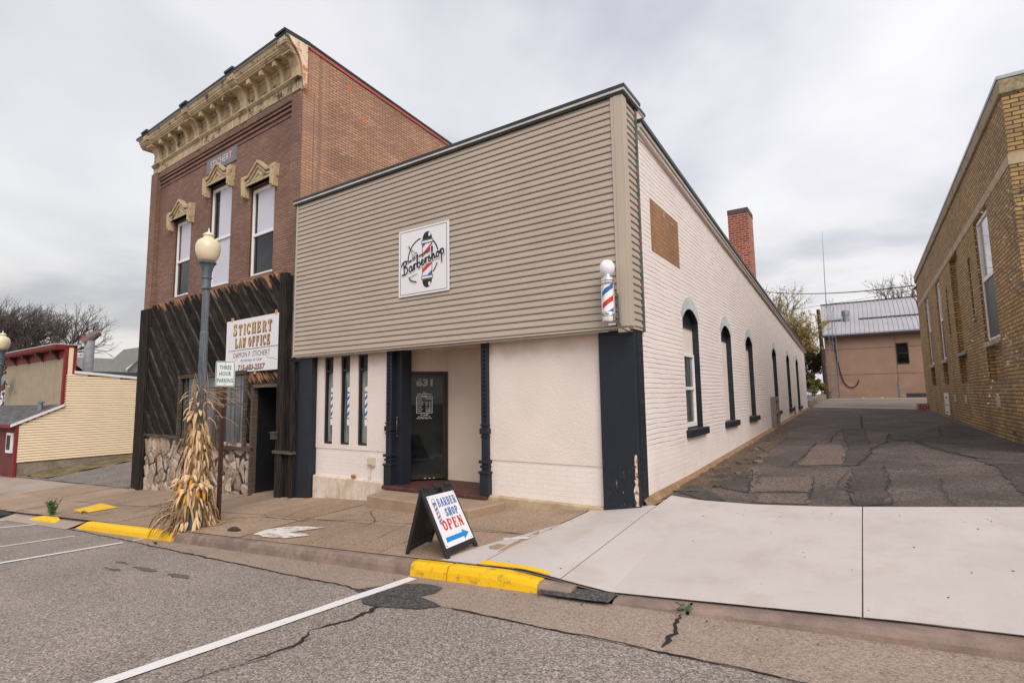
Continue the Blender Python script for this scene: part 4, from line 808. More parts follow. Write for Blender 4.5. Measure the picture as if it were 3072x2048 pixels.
# ------------------------------------------------------------------ shop sign
sg=thing('shop_sign','square white barbershop sign with black script and red and blue pole on taupe siding','sign',(-6.8,YB-.04,4.26))
m=MB(); SX0,SX1,SZ0,SZ1=-7.445,-6.165,3.60,4.91; m.box(SX0,SX1,YB-.045,YB-.028,SZ0,SZ1); m.build('board','sign_white',sg)
w0,h0=SX1-SX0,SZ1-SZ0
mps=lambda u,v,o:(SX0+u*w0,YB-.045-o,SZ0+v*h0)
blk=Decal(mps)
blk.line([(.04,.03),(.96,.03),(.96,.97),(.04,.97)],.008,closed=True,off=.001)
blk.arc(.50,.53,.30,R(100),R(178),.022); blk.arc(.50,.53,.30,R(5),R(50),.022); blk.arc(.50,.53,.30,R(-48),R(-22),.02)
# pole caps
PX,PW=.585,.095
for z,sgn in ((.735,1),(.265,-1)):
    blk.poly([(PX-PW-.02,z),(PX+PW+.02,z),(PX+PW+.02,z+sgn*.055),(PX-PW-.02,z+sgn*.055)],.001)
    blk.disc(PX,z+sgn*.06,PW,.115,.001,16,R(0) if sgn>0 else R(180),R(180) if sgn>0 else R(360))
blk.line([(PX-PW,.27),(PX-PW,.73)],.008); blk.line([(PX+PW,.27),(PX+PW,.73)],.008)
blk.build('artwork_black','sign_black',sg)
for z,sgn in ((.735,1),(.265,-1)):
    d=Decal(mps); d.poly([(PX-PW-.01,z+sgn*.012),(PX+PW+.01,z+sgn*.012),(PX+PW+.01,z+sgn*.042),(PX-PW-.01,z+sgn*.042)],.004); d.disc(PX+.045,z+sgn*.125,.022,.03,.004); d.build('pole_cap_highlight','sign_white',sg)
d=Decal(mps); d.poly([(PX-PW+.006,.54),(PX+PW-.006,.66),(PX+PW-.006,.735),(PX-PW+.006,.60)],.003); d.poly([(PX-PW+.006,.31),(PX+PW-.006,.42),(PX+PW-.006,.48),(PX-PW+.006,.37)],.003); d.build('artwork_red','sign_red',sg)
d=Decal(mps); d.poly([(PX-PW+.006,.68),(PX-PW+.07,.735),(PX-PW+.006,.735)],.003); d.poly([(PX+PW-.006,.27),(PX+PW-.006,.33),(PX,.27)],.003); d.build('artwork_blue','sign_blue',sg)
# script lettering
ra=R(14.5); cr,sr=math.cos(ra),math.sin(ra)
def rotp(u,v,ox=.085,oy=.315): return (ox+u*cr-v*sr*1.0,oy+u*sr+v*cr)
CUR={'B':([[(.0,.1),(.1,.02),(.3,.2),(.42,1.0)],[(.1,.8),(.3,1.05),(.7,1.1),(.78,.86),(.42,.6),(.7,.55),(.72,.2),(.45,.0),(.15,.05)]],.85),
'a':([[(.45,.4),(.25,.45),(.08,.2),(.18,0),(.36,.1),(.46,.42),(.42,.08),(.56,.02),(.66,.15)]],.6),'r':([[(.0,.15),(.16,.46),(.2,.34),(.14,0)],[(.18,.25),(.34,.44),(.46,.4)]],.46),
'b':([[(.0,.15),(.2,.6),(.34,1.05),(.24,1.0),(.1,.1),(.3,0),(.44,.2),(.34,.42),(.16,.3)]],.52),'e':([[(.02,.16),(.3,.26),(.34,.42),(.18,.44),(.08,.2),(.2,.0),(.44,.12)]],.46),
's':([[(.0,.15),(.2,.5),(.2,.36),(.32,.14),(.2,0),(.04,.06)]],.40),'h':([[(.0,.15),(.24,.7),(.34,1.05),(.24,1.0),(.1,0)],[(.14,.22),(.3,.42),(.38,.34),(.34,.06),(.5,.1)]],.54),
'o':([[(.2,.44),(.06,.2),(.16,.0),(.34,.1),(.38,.34),(.22,.45),(.3,.36),(.5,.38)]],.5),'p':([[(.0,.2),(.18,.48),(.12,0),(.02,-.5)],[(.16,.3),(.34,.46),(.46,.3),(.36,.04),(.14,.06)]],.52)}
def smooth(P,n=4):
    o=[]
    for i in range(len(P)-1):
        p0=P[max(i-1,0)];p1=P[i];p2=P[i+1];p3=P[min(i+2,len(P)-1)]
        for k in range(n):
            t=k/n; o.append(tuple(.5*((2*p1[j])+(-p0[j]+p2[j])*t+(2*p0[j]-5*p1[j]+4*p2[j]-p3[j])*t*t+(-p0[j]+3*p1[j]-3*p2[j]+p3[j])*t**3) for j in (0,1)))
    return o+[P[-1]]
hal=Decal(mps); ink=Decal(mps)
x=0
for ch_ in 'Barbershop':
    st_,adv=CUR[ch_]
    for s_ in st_:
        q=[rotp(x+a*.165,b*.165*1.05) for a,b in smooth(s_)]; hal.line(q,.05,.0045); ink.line(q,.024,.0075)
    x+=adv*.165
hal.text('The Downtown',.40,.56,.055,.50,bold=.05,shear=.2,rot=ra,off=.0045); ink.text('The Downtown',.40,.565,.055,.50,bold=.03,shear=.2,rot=ra,off=.0075)
ink.line([rotp(.10,.16),rotp(.26,.16)],.005,.0075); ink.line([rotp(.37,.16),rotp(.60,.16)],.005,.0075)
# scissors and razor
for a,b in [((.20,.74),(.36,.62)),((.225,.755),(.30,.60))]: ink.line([a,b],.008,.0075)
for cx_,cy_ in ((.37,.605),(.315,.565)): ink.arc(cx_,cy_,.024,0,2*math.pi,.007,.0075,12)
ink.line([(.22,.27),(.40,.31)],.008,.0075); ink.line([(.23,.27),(.27,.22),(.38,.19)],.018,.0075)
hal.build('lettering_outline','sign_white',sg); ink.build('lettering','sign_black',sg)
d=Decal(mps)
for u,v in ((.015,.99),(.985,.99),(.015,.01),(.985,.01)): d.disc(u,v,.005,off=.001,n=8)
d.build('screws','rust_bolt',sg)
# ------------------------------------------------------------------ barber pole
bp=thing('barber_pole','chrome barber pole with white globe and red white blue stripes on the siding corner','barber pole',(-3.02,7.1,2.72))
C0=(-3.02,7.09,0)
m=MB(); m.lathe([(.0,3.62),(.045,3.615),(.08,3.59),(.103,3.55),(.112,3.51),(.107,3.465),(.088,3.425),(.06,3.40),(.05,3.395)],C0,24); m.build('globe','globe_white',bp,smooth=True)
m=MB(); m.lathe([(.05,3.40),(.055,3.375),(.085,3.36),(.098,3.34),(.10,3.325),(.112,3.32),(.112,3.305),(.105,3.30),(.112,3.29),(.112,3.275),(.095,3.265),(.088,3.25),(0,3.25)],C0,24); m.build('top_cap','chrome',bp)
m=MB(); m.lathe([(0,2.84),(.10,2.845),(.112,2.835),(.115,2.82),(.108,2.805),(.115,2.795),(.10,2.78),(.098,2.72),(.085,2.705),(0,2.70)],C0,24); m.build('bottom_cap','chrome',bp)
n=48; R0=.083
for nme,mt,off_ in (('stripe','pole_white',None),('stripe','sign_blue',0),('stripe','sign_red',1)):
    m=MB(); segs=60; P0=2.845; P1=3.25
    for i in range(n):
        a0=2*math.pi*i/n; a1=2*math.pi*(i+1)/n
        for k in range(segs):
            z0=P0+(P1-P0)*k/segs; z1=P0+(P1-P0)*(k+1)/segs; zc=(z0+z1)/2; ph=((zc-P0)/.36-(a0)/(2*math.pi)*1.0)%1.
            kind=0 if ph<.22 else (None if ph<.5 else (1 if ph<.72 else None))
            if kind==off_:
                m.add([(C0[0]+R0*math.cos(a),C0[1]+R0*math.sin(a),z) for a,z in ((a0,z0),(a1,z0),(a1,z1),(a0,z1))],[(0,1,2,3)])
    m.build(nme,mt,bp,smooth=False)
m=MB(); 
for sx_ in (-.09,.09): m.box(C0[0]+sx_-.006,C0[0]+sx_+.006,C0[1]-.01,C0[1]+.03,2.84,3.25)
m.box(C0[0]-.03,C0[0]+.08,C0[1]+.06,C0[1]+.17,2.67,2.70); m.box(C0[0]-.04,C0[0]+.04,C0[1]+.08,C0[1]+.18,2.75,3.3); m.build('side_rail','chrome',bp)
m=MB(); m.tube([(-2.955,7.24,3.15),(-2.925,7.235,3.12),(-2.92,7.235,2.8),(-2.92,7.235,2.70),(-2.88,7.235,2.62),(-2.80,7.26,2.575),(-2.74,7.3,2.57)],.014,8); m.build('power_cable','lamp_iron',bp,smooth=True)
m=MB(); m.box(-2.96,-2.80,7.28,7.36,2.57,2.63); m.build('junction_box','outlet_box',bp,bevel=.005)
# ------------------------------------------------------------------ law office building
t2=R(2.0); p0=Vector((-10.9,7.55)); fd=Vector((-math.cos(t2),math.sin(t2))); ow=-Vector((math.sin(t2),math.cos(t2)))
def TL(u,o,z): q=p0+fd*u+ow*o; return (q.x,q.y,z)
law=thing('brick_building','two storey brown brick law office with ornate tan cornice and weathered wood ground floor','building',TL(4.5,0,-.7))
m=MB(TL); U0,U1=.20,8.85
# panel wall with window openings
lw=[(6.02,7.20,4.88,7.40),(3.58,4.92,4.88,7.95),(1.38,2.62,4.88,7.38)]   # u0,u1,z0,z1
us=[.56,1.38,2.62,3.58,4.92,6.02,7.20,8.38]
PZ0,PZ1=4.3,9.16
def wq(m,u0,u1,z0,z1,o=0.): m.add([(u0,o,z0),(u1,o,z0),(u1,o,z1),(u0,o,z1)],[(3,2,1,0)])
wq(m,.56,1.38,PZ0,PZ1); wq(m,2.62,3.58,PZ0,PZ1); wq(m,4.92,6.02,PZ0,PZ1); wq(m,7.20,8.38,PZ0,PZ1)
for a,b,c_,d_ in lw:
    wq(m,a,b,PZ0,c_); wq(m,a,b,d_,PZ1)
    m.add([(b,0,c_),(b,-.16,c_),(b,-.16,d_),(b,0,d_)],[(0,1,2,3)]); m.add([(a,0,c_),(a,-.16,c_),(a,-.16,d_),(a,0,d_)],[(0,1,2,3)]); m.add([(a,0,d_),(b,0,d_),(b,-.16,d_),(a,-.16,d_)],[(0,1,2,3)])
m.box(U0,.56,-.3,.09,-1.0,9.34); m.box(8.38,U1,-.3,.14,-1.3,9.34); m.box(.56,8.38,-.3,.09,9.14,9.34)
for k,z in enumerate((8.80,8.93,9.05)): m.box(.561,8.379,-.02,.02+.02*k,z,z+.07)
wl=m.build('front_wall','law_front_brick',law)
m=MB(TL); m.box(.562,8.378,-.05,.003,8.79,9.139); m.build('corbel_shadow_course','letter_brown',law)
xw=-11.09
m=MB(); m.add([(xw,7.52,-.5),(xw,30,-.5),(xw,30,8.8),(xw,12.9,10.06),(xw,7.52,10.46)],[(0,1,2,3,4)]); m.build('side_wall','law_side_brick',law)
m=MB(); m.add([(-19.75,7.9,-1.3),(-19.75,30,-1.0),(-19.75,30,8.8),(-19.75,7.9,10.4)],[(0,1,2,3)]); m.add([(-19.75,30,-1),(xw,30,-1),(xw,30,8.8),(-19.75,30,8.8)],[(0,1,2,3)]); m.build('rear_wall','law_side_dark_brick',law)
m=MB(); m.add([(-19.75,7.9,10.3),(xw,7.6,10.3),(xw,30,8.7),(-19.75,30,8.7)],[(0,1,2,3)]); m.build('roof','coping_dark',law)
m=MB(); yA,yB=7.58,30.; zA_,zB_=10.46,8.80
m.hexa([(xw-.1,yA,zA_-.0),(xw+.03,yA,zA_),(xw+.03,yB,zB_),(xw-.1,yB,zB_),(xw-.1,yA,zA_+.09),(xw+.03,yA,zA_+.09),(xw+.03,yB,zB_+.09),(xw-.1,yB,zB_+.09)]); rt=m.build('roof_edge_trim','salmon_trim',law)
m=MB(); m.hexa([(xw-.2,yA,zA_+.093),(xw+.05,yA,zA_+.093),(xw+.05,yB,zB_+.093),(xw-.2,yB,zB_+.093),(xw-.2,yA,zA_+.15),(xw+.05,yA,zA_+.15),(xw+.05,yB,zB_+.15),(xw-.2,yB,zB_+.15)]); m.build('metal_cap','coping_dark',rt)
# cornice
m=MB(TL)
run=lambda prof,a,b,mm: mm.prism(prof,lambda p,q,t:(t,p,q),a,b)
CU0,CU1=.16,8.98
back=[(0,9.30),(.09,9.30),(.09,9.36),(.065,9.37),(.065,9.60),(.10,9.62),(.14,9.66),(.14,9.70),(.06,9.72),(.06,10.22),(0,10.22)]
run(back,CU0+.05,CU1-.05,m)
top=[(0,10.20),(.40,10.20),(.40,10.235),(.43,10.25),(.44,10.28),(.46,10.29),(.465,10.33),(.49,10.36),(.505,10.42),(.51,10.46),(0,10.46)]
run(top,CU0+.02,CU1+.06,m)
# panel mouldings between brackets
for z in (9.74,9.78,9.82): m.box(CU0+.1,CU1-.1,.03,.085,z,z+.018)
m.box(CU0+.1,CU1-.1,.0,.09,10.10,10.19)
cn=m.build('cornice','cornice_metal',law,recalc=True)
m=MB(TL); m.box(.65,5.3,.06,.078,9.375,9.59); m.build('worn_frieze','cornice_worn',cn)
bigs=[.355,2.86,5.60,8.42]
for c_ in bigs:
    b_=MB(TL); hw=.17
    prof=[(0,9.30),(.12,9.30),(.125,9.38),(.10,9.40),(.10,9.56),(.16,9.58),(.17,9.70),(.15,9.72),(.16,9.9),(.24,10.06),(.32,10.16),(.40,10.20),(.47,10.24),(.50,10.30),(.505,10.34),(.54,10.37),(.55,10.47),(0,10.47)]
    run(prof,c_-hw,c_+hw,b_); b_.box(c_-hw-.02,c_+hw+.02,.0,.20,9.60,9.64); b_.box(c_-hw-.015,c_+hw+.015,.0,.43,10.115,10.15); b_.box(c_-hw-.015,c_+hw+.015,.0,.545,10.30,10.335)
    bo=b_.build('console_bracket','cornice_metal',cn,recalc=True)
    k_=MB(TL); k_.box(c_-hw-.05,c_+hw+.05,-.1,.60,10.55,10.61); k_.box(c_-hw-.03,c_+hw+.03,-.1,.57,10.475,10.55); k_.build('cap_block','coping_dark',cn)
for i in range(3):
    for j in range(1,4):
        c_=bigs[i]+(bigs[i+1]-bigs[i])*j/4.; b_=MB(TL)
        run([(.05,9.70),(.13,9.70),(.13,9.82),(.16,9.96),(.23,10.07),(.30,10.10),(.34,10.10),(.34,10.20),(.05,10.20)],c_-.055,c_+.055,b_); b_.box(c_-.07,c_+.07,.30,.375,10.06,10.199); b_.build('modillion','cornice_metal',cn,recalc=True)
m=MB(TL); m.box(CU0-.04,CU1+.12,-.1,.55,10.463,10.485); m.build('drip_edge','coping_light',cn); m=MB(TL); m.box(CU0-.05,CU1+.13,-.1,.57,10.487,10.54); m.build('metal_cap','coping_dark',cn)
m=MB(TL); side_=[(-.02,9.30),(.06,9.31),(.10,9.66),(.12,9.9),(.20,10.10),(.28,10.20),(.40,10.32),(.50,10.46),(-.02,10.46)]; run(side_,CU0-.065,CU0-.03,m); m.build('rusty_end_panel','rusty_sheet',cn)
# upper windows, frame + sashes + hood + sill
for wi,(a,b,c_,d_) in enumerate(lw):
    f=MB(TL); o0,o1=-.15,-.09; z0,z1=c_+.03,d_-.05; mid=(z0+z1)/2-.10
    for bx in [(a+.02,a+.09,z0,z1),(b-.09,b-.02,z0,z1),(a+.09,b-.09,z0,z0+.09),(a+.09,b-.09,z1-.09,z1),(a+.09,b-.09,mid,mid+.08)]: f.box(bx[0],bx[1],o0,o1,bx[2],bx[3])
    fo=f.build('window','window_white',law,bevel=.005)
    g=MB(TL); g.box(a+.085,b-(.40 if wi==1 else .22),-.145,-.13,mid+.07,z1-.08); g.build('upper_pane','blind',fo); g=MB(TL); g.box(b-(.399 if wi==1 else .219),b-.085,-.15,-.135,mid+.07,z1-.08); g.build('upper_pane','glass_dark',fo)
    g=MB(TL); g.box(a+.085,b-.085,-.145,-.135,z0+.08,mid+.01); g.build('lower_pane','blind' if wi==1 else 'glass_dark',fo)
    g=MB(TL); g.box(a,b,-.16,-.06,d_-.05,d_-.001); g.box(b-.02,b-.001,-.16,-.06,c_,d_-.05); g.build('casing','window_maroon',fo)
    s_=MB(TL); s_.box(a-.12,b+.12,-.16,.10,c_-.11,c_); s_.build('sill','law_front_brick',fo,bevel=.01)
    # hood
    cu=(a+b)/2; H0=d_; hd=MB(TL)
    pk=[(cu-.62,H0+.0),(cu-.62,H0+.17),(cu-.45,H0+.19),(cu,H0+.50),(cu+.45,H0+.19),(cu+.62,H0+.17),(cu+.62,H0+.0)]
    hd.prism(pk,lambda p,q,t:(p,t,q),-.02,.10)
    for (q0,q1,th,oo) in [(.0,.07,.0,.17),(-.11,.055,.0,.14)]:
        pa=[(cu-.62,H0+.17+q0),(cu-.42,H0+.20+q0),(cu,H0+.51+q0),(cu+.42,H0+.20+q0),(cu+.62,H0+.17+q0)]
        for i in range(4):
            (x0,z0_),(x1,z1_)=pa[i],pa[i+1]; hd.prism([(x0,z0_),(x1,z1_),(x1,z1_+q1),(x0,z0_+q1)],lambda p,q,t:(p,t,q),.0,oo)
    hd.box(cu-.62,cu+.62,.0,.13,H0,H0+.055)
    tri=[(cu-.22,H0+.09),(cu,H0+.25),(cu+.22,H0+.09)]
    for i in range(3):
        (x0,z0_),(x1,z1_)=tri[i],tri[(i+1)%3]; L=math.hypot(x1-x0,z1_-z0_); nx,nz=-(z1_-z0_)/L*.02,(x1-x0)/L*.02
        hd.prism([(x0-nx,z0_-nz),(x1-nx,z1_-nz),(x1+nx,z1_+nz),(x0+nx,z0_+nz)],lambda p,q,t:(p,t,q),.1,.125)
    ho=hd.build('window_hood','hood_cast_iron',fo,recalc=True)
    for sgn in (-1,1):
        e_=MB(TL); c2=cu+sgn*.70; e_.prism([(c2-.10+sgn*.02,H0+.30),(c2+.10+sgn*.02,H0+.30),(c2+.055,H0-.30),(c2-.055,H0-.30)],lambda p,q,t:(p,t,q),-.02,.15); 
        e_.prism([(c2-.06+sgn*.02,H0+.26),(c2+.06+sgn*.02,H0+.26),(c2+.03,H0-.26),(c2-.03,H0-.26)],lambda p,q,t:(p,t,q),.1,.185)
        e_.build('hood_bracket','hood_cast_iron',fo,bevel=.012,recalc=True)
# name stone
m=MB(TL); m.box(3.38,5.12,-.02,.03,8.40,8.84); pl=m.build('name_plaque','slate_plaque',law,bevel=.004)
mpp=lambda u,v,o: TL(5.12-u,.03+o,8.40+v)
d=Decal(mpp); d.text('STICHERT',.87,.24,.20,1.25,bold=.005); d.build('lettering','plaque_lettering',pl)
# ground floor planks
ORG=.10; TH=R(-45)
regs=[(.68,8.24,2.45,4.78),(5.93,8.24,.68,2.45),(1.87,2.15,.68,2.45),(.68,1.87,2.05,2.45),(3.5,3.6,.68,2.4)]
def clip(poly,f):
    o=[]
    for i in range(len(poly)):
        a,b=poly[i],poly[(i+1)%len(poly)]; fa,fb=f(a),f(b)
        if fa>=0: o.append(a)
        if fa*fb<0: t=fa/(fa-fb); o.append((a[0]+(b[0]-a[0])*t,a[1]+(b[1]-a[1])*t))
    return o
m=MB(TL); bt=MB(TL); pw=.235
for i in range(-10,70):
    s0=i*pw+.018; s1=(i+1)*pw-.004; rv=random.random(); of=random.uniform(0,.02)
    # coordinate s = (z - u)/sqrt2 along normal; planks run so that z decreases as u decreases
    for u0,u1,z0,z1 in regs[:4]:
        P=[(u0,z0),(u1,z0),(u1,z1),(u0,z1)]
        for q0,q1,mm,oo in ((s0,s1,m,ORG+of),(s1-.022,s1+.030,bt,ORG+.045)) :
            if mm is bt and i%2: continue
            Q=clip(P,lambda p:((p[1]-p[0])*.7071+6.5)-q0)
            if len(Q)>2: Q=clip(Q,lambda p:q1-((p[1]-p[0])*.7071+6.5))
            if len(Q)>2: mm.prism(Q,lambda p,q,t:(p,t,q),ORG-.03,oo,rnd=rv if mm is m else random.random()*.95)
pk_=m.build('plank_cladding','plank_wood',law,attrs=True,recalc=True); bt.build('batten','batten_wood',pk_,attrs=True,recalc=True)
m=MB(TL); m.box(.5,2.17,.0,.069,2.07,4.75); m.box(1.88,2.17,.0,.069,.5,2.07); m.box(5.86,8.3,.0,.069,-.9,4.75); m.box(2.17,5.86,.0,.069,2.40,4.75); m.box(2.17,5.86,.0,.069,-.9,.50); m.build('cladding_backing','black_frame',law)
m=MB(TL); m.box(8.25,8.50,.0,.22,-1.2,4.68); m.box(8.51,8.84,-.02,.18,-1.25,4.70); m.box(8.845,9.08,-.1,.15,-1.25,4.72); m.box(8.20,8.26,.12,.18,-1.1,.6); m.build('corner_post','post_wood',law,attrs=True,bevel=.008)
m=MB(TL)
m.box(.40,.66,.0,.20,-.66,4.70,rnd=.7); m.box(.10,.39,-.05,.12,-.62,4.62,rnd=.3); m.box(.66,.74,.05,.16,-.66,4.74,rnd=.5); m.box(-.02,.10,-.05,.20,-.62,2.55,rnd=.6); m.build('corner_post','post_wood',law,attrs=True,bevel=.008)
m=MB(TL); m.box(-.06,.72,.12,.24,.44,.50); m.build('post_band','rail_wood',law,attrs=True)
m=MB(TL); m.box(.58,.76,.19,.27,.76,.90); m.box(.55,.80,.18,.29,.905,.93); m.build('mail_box','rail_wood',law,attrs=True)
m=MB(TL); m.box(5.90,8.24,.08,.17,.60,.68); m.box(1.80,5.92,.08,.19,.42,.51); m.box(5.84,5.93,.08,.18,.51,2.44); m.box(2.12,2.22,.08,.18,.51,2.42); m.box(2.12,6.0,.08,.17,2.33,2.44); m.box(4.66,4.74,.08,.15,.51,2.33); m.box(3.50,3.60,.08,.15,.51,2.33); m.box(3.72,3.78,.08,.13,.51,2.33); fr_=m.build('shop_window','rail_wood',law,attrs=True,bevel=.006)
m=MB(TL); m.box(2.2,5.86,.03,.045,.5,2.34); m.build('pane','glass_curtain',fr_)
m=MB(TL); 
for z in (1.95,2.02): m.box(2.22,5.84,.046,.050,z,z+.02)
m.box(2.22,5.84,.046,.050,1.55,1.60); m.build('sash_bars','rail_wood',fr_,attrs=True)
m=MB(TL); m.box(1.80,1.88,.02,.16,-.70,2.06,rnd=.6); m.box(.68,1.88,.02,.16,1.98,2.06,rnd=.9); df=m.build('doorway','rail_wood',law,attrs=True)
m=MB(TL)
for i in range(-2,22):
    P=[(.66,-.62),(1.80,-.62),(1.80,1.98),(.66,1.98)]; s0=i*.17+4.0; Q=clip(P,lambda p:((p[1]-p[0])*.7071+6.5)-s0)
    if len(Q)>2: Q=clip(Q,lambda p:s0+.165-((p[1]-p[0])*.7071+6.5))
    if len(Q)>2: m.prism(Q,lambda p,q,t:(p,t,q),-.56,-.52+random.uniform(0,.01))
m.build('door_leaf','door_wood',df,attrs=True,recalc=True)
m=MB(TL); m.box(1.80,1.86,-.56,.02,-.7,2.0); m.box(.60,.66,-.56,.0,-.7,2.0); m.box(.66,1.80,-.56,.0,2.0,2.06); m.build('door_reveal','black_frame',df)
m=MB(TL); m.box(.62,1.82,-.56,.10,-.75,-.60); m.build('door_sill','step_concrete',df)
# field stone apron
m=MB(); nu,nz=300,76; ua,ub=1.88,8.20; za,zb=-1.25,.60; P=[]; eA=[]
for j in range(nz+1):
    for i in range(nu+1):
        u=ua+(ub-ua)*i/nu; z=za+(zb-za)*j/nz
        wv=Vector((u*4.3+.7*noise.noise(Vector((u*2,z*2,1))),z*2.7+.7*noise.noise(Vector((u*2,z*2,9))),0))
        dist,pts=noise.voronoi(wv); e_=min(1,(dist[1]-dist[0])/.16); h=pts[0]
        rv=noise.cell(Vector((h.x*7.3,h.y*5.1,2))); tl=(wv.x-h.x)*rv*.05+(wv.y-h.y)*noise.cell(Vector((h.x*3.3,h.y*9.1,5)))*.05
        o=.055+.05*e_+tl*1.3+.018*rv+.012*noise.noise(Vector((u*9,z*9,0)))
        m.v.append(TL(u,o,z)); eA.append(max(0,min(1,(e_-.06)*3.)))
W1=nu+1
for j in range(nz):
    for i in range(nu):
        m.f.append((j*W1+i,j*W1+i+1,(j+1)*W1+i+1,(j+1)*W1+i)); u=ua+(ub-ua)*i/nu; z=za+(zb-za)*j/nz
        wv=Vector((u*4.3+.7*noise.noise(Vector((u*2,z*2,1))),z*2.7+.7*noise.noise(Vector((u*2,z*2,9))),0)); h=noise.voronoi(wv)[1][0]
        m.r.append(max(0,min(1,.5+.6*noise.cell(Vector((h.x*2.3,h.y*4.7,11)))) ))
m.e=eA; m.build('stone_veneer','field_stone',law,attrs=True)
# ------------------------------------------------------------------ law office sign board
ls=thing('office_sign','white painted law office sign board with gold lettering on dark diagonal planks','sign',TL(1.95,.2,3.08))
LU0,LU1,LZ0,LZ1=.665,3.235,2.40,3.765; LO=.155
m=MB(TL); m.box(LU0,LU1,LO-.02,LO,LZ0,LZ1); m.build('board','sign_white',ls)
m=MB(TL); m.box(LU0-.004,LU1+.004,LO-.03,LO-.021,LZ0-.012,LZ1+.012); m.build('board_edge','letter_brown',ls)
bw_,bh_=LU1-LU0,LZ1-LZ0; mpl=lambda u,v,o: TL(LU1-u*bw_,LO+o,LZ0+v*bh_)
def scaledec(mp,sx_,sy_): return lambda u,v,o: mp(u*sx_,v*sy_,o)
# work in metres
mpm=lambda u,v,o: TL(LU1-u,LO+o,LZ0+v)
sh_=Decal(mpm); gd=Decal(mpm)
def goldword(s,x0,y0,cw,h,first=1.0,adv=1.16):
    x=x0
    for i,ch_ in enumerate(s):
        hh=h*(first if i==0 else 1.); c2=cw*(first if i==0 else 1.)
        if ch_==' ': x+=cw*.55; continue
        slab(sh_,ch_,x+.014,y0-.020,c2,hh,.0015,1.3,grow=.012); slab(gd,ch_,x,y0,c2,hh,.006,1.25)
        x+=c2*adv*(.62 if ch_=='I' else 1.)
goldword('STICHERT',.34,.975,.215,.26,1.12); goldword('LAW OFFICE',.47,.645,.165,.24,1.,1.14)
sh_.line([(.16,.565),(bw_-.05,.575)],.012); sh_.text('DAMON P. STICHERT',1.28,.44,.135,1.75)
sh_.text('715-683-2557',1.30,.105,.155,1.30,bold=.035,shear=.15)
sh_.build('lettering_shadow','letter_brown',ls); gd.build('lettering','gold_paint',ls)
d=Decal(mpm); d.text('Attorney at Law',1.28,.28,.11,1.05,shear=.35); d.build('script_line','lamp_iron',ls)
d=Decal(mpm); d.line([(.20,.20),(.35,.26),(.55,.33),(.62,.40)],.010); d.line([(1.98,.36),(2.05,.30),(2.3,.28),(2.45,.24)],.010); d.text('715-683-2557',1.305,.112,.12,1.27,shear=.15,off=.005); d.build('flourish','rust_bolt',ls)
for u,z in ((2.95,LZ1+.03),(.86,LZ1+.03),(1.75,LZ0-.03)): m=MB(TL); m.box(u-.02,u+.02,LO-.03,LO+.02,z-.05,z+.05); m.build('bracket','gold_paint',ls)
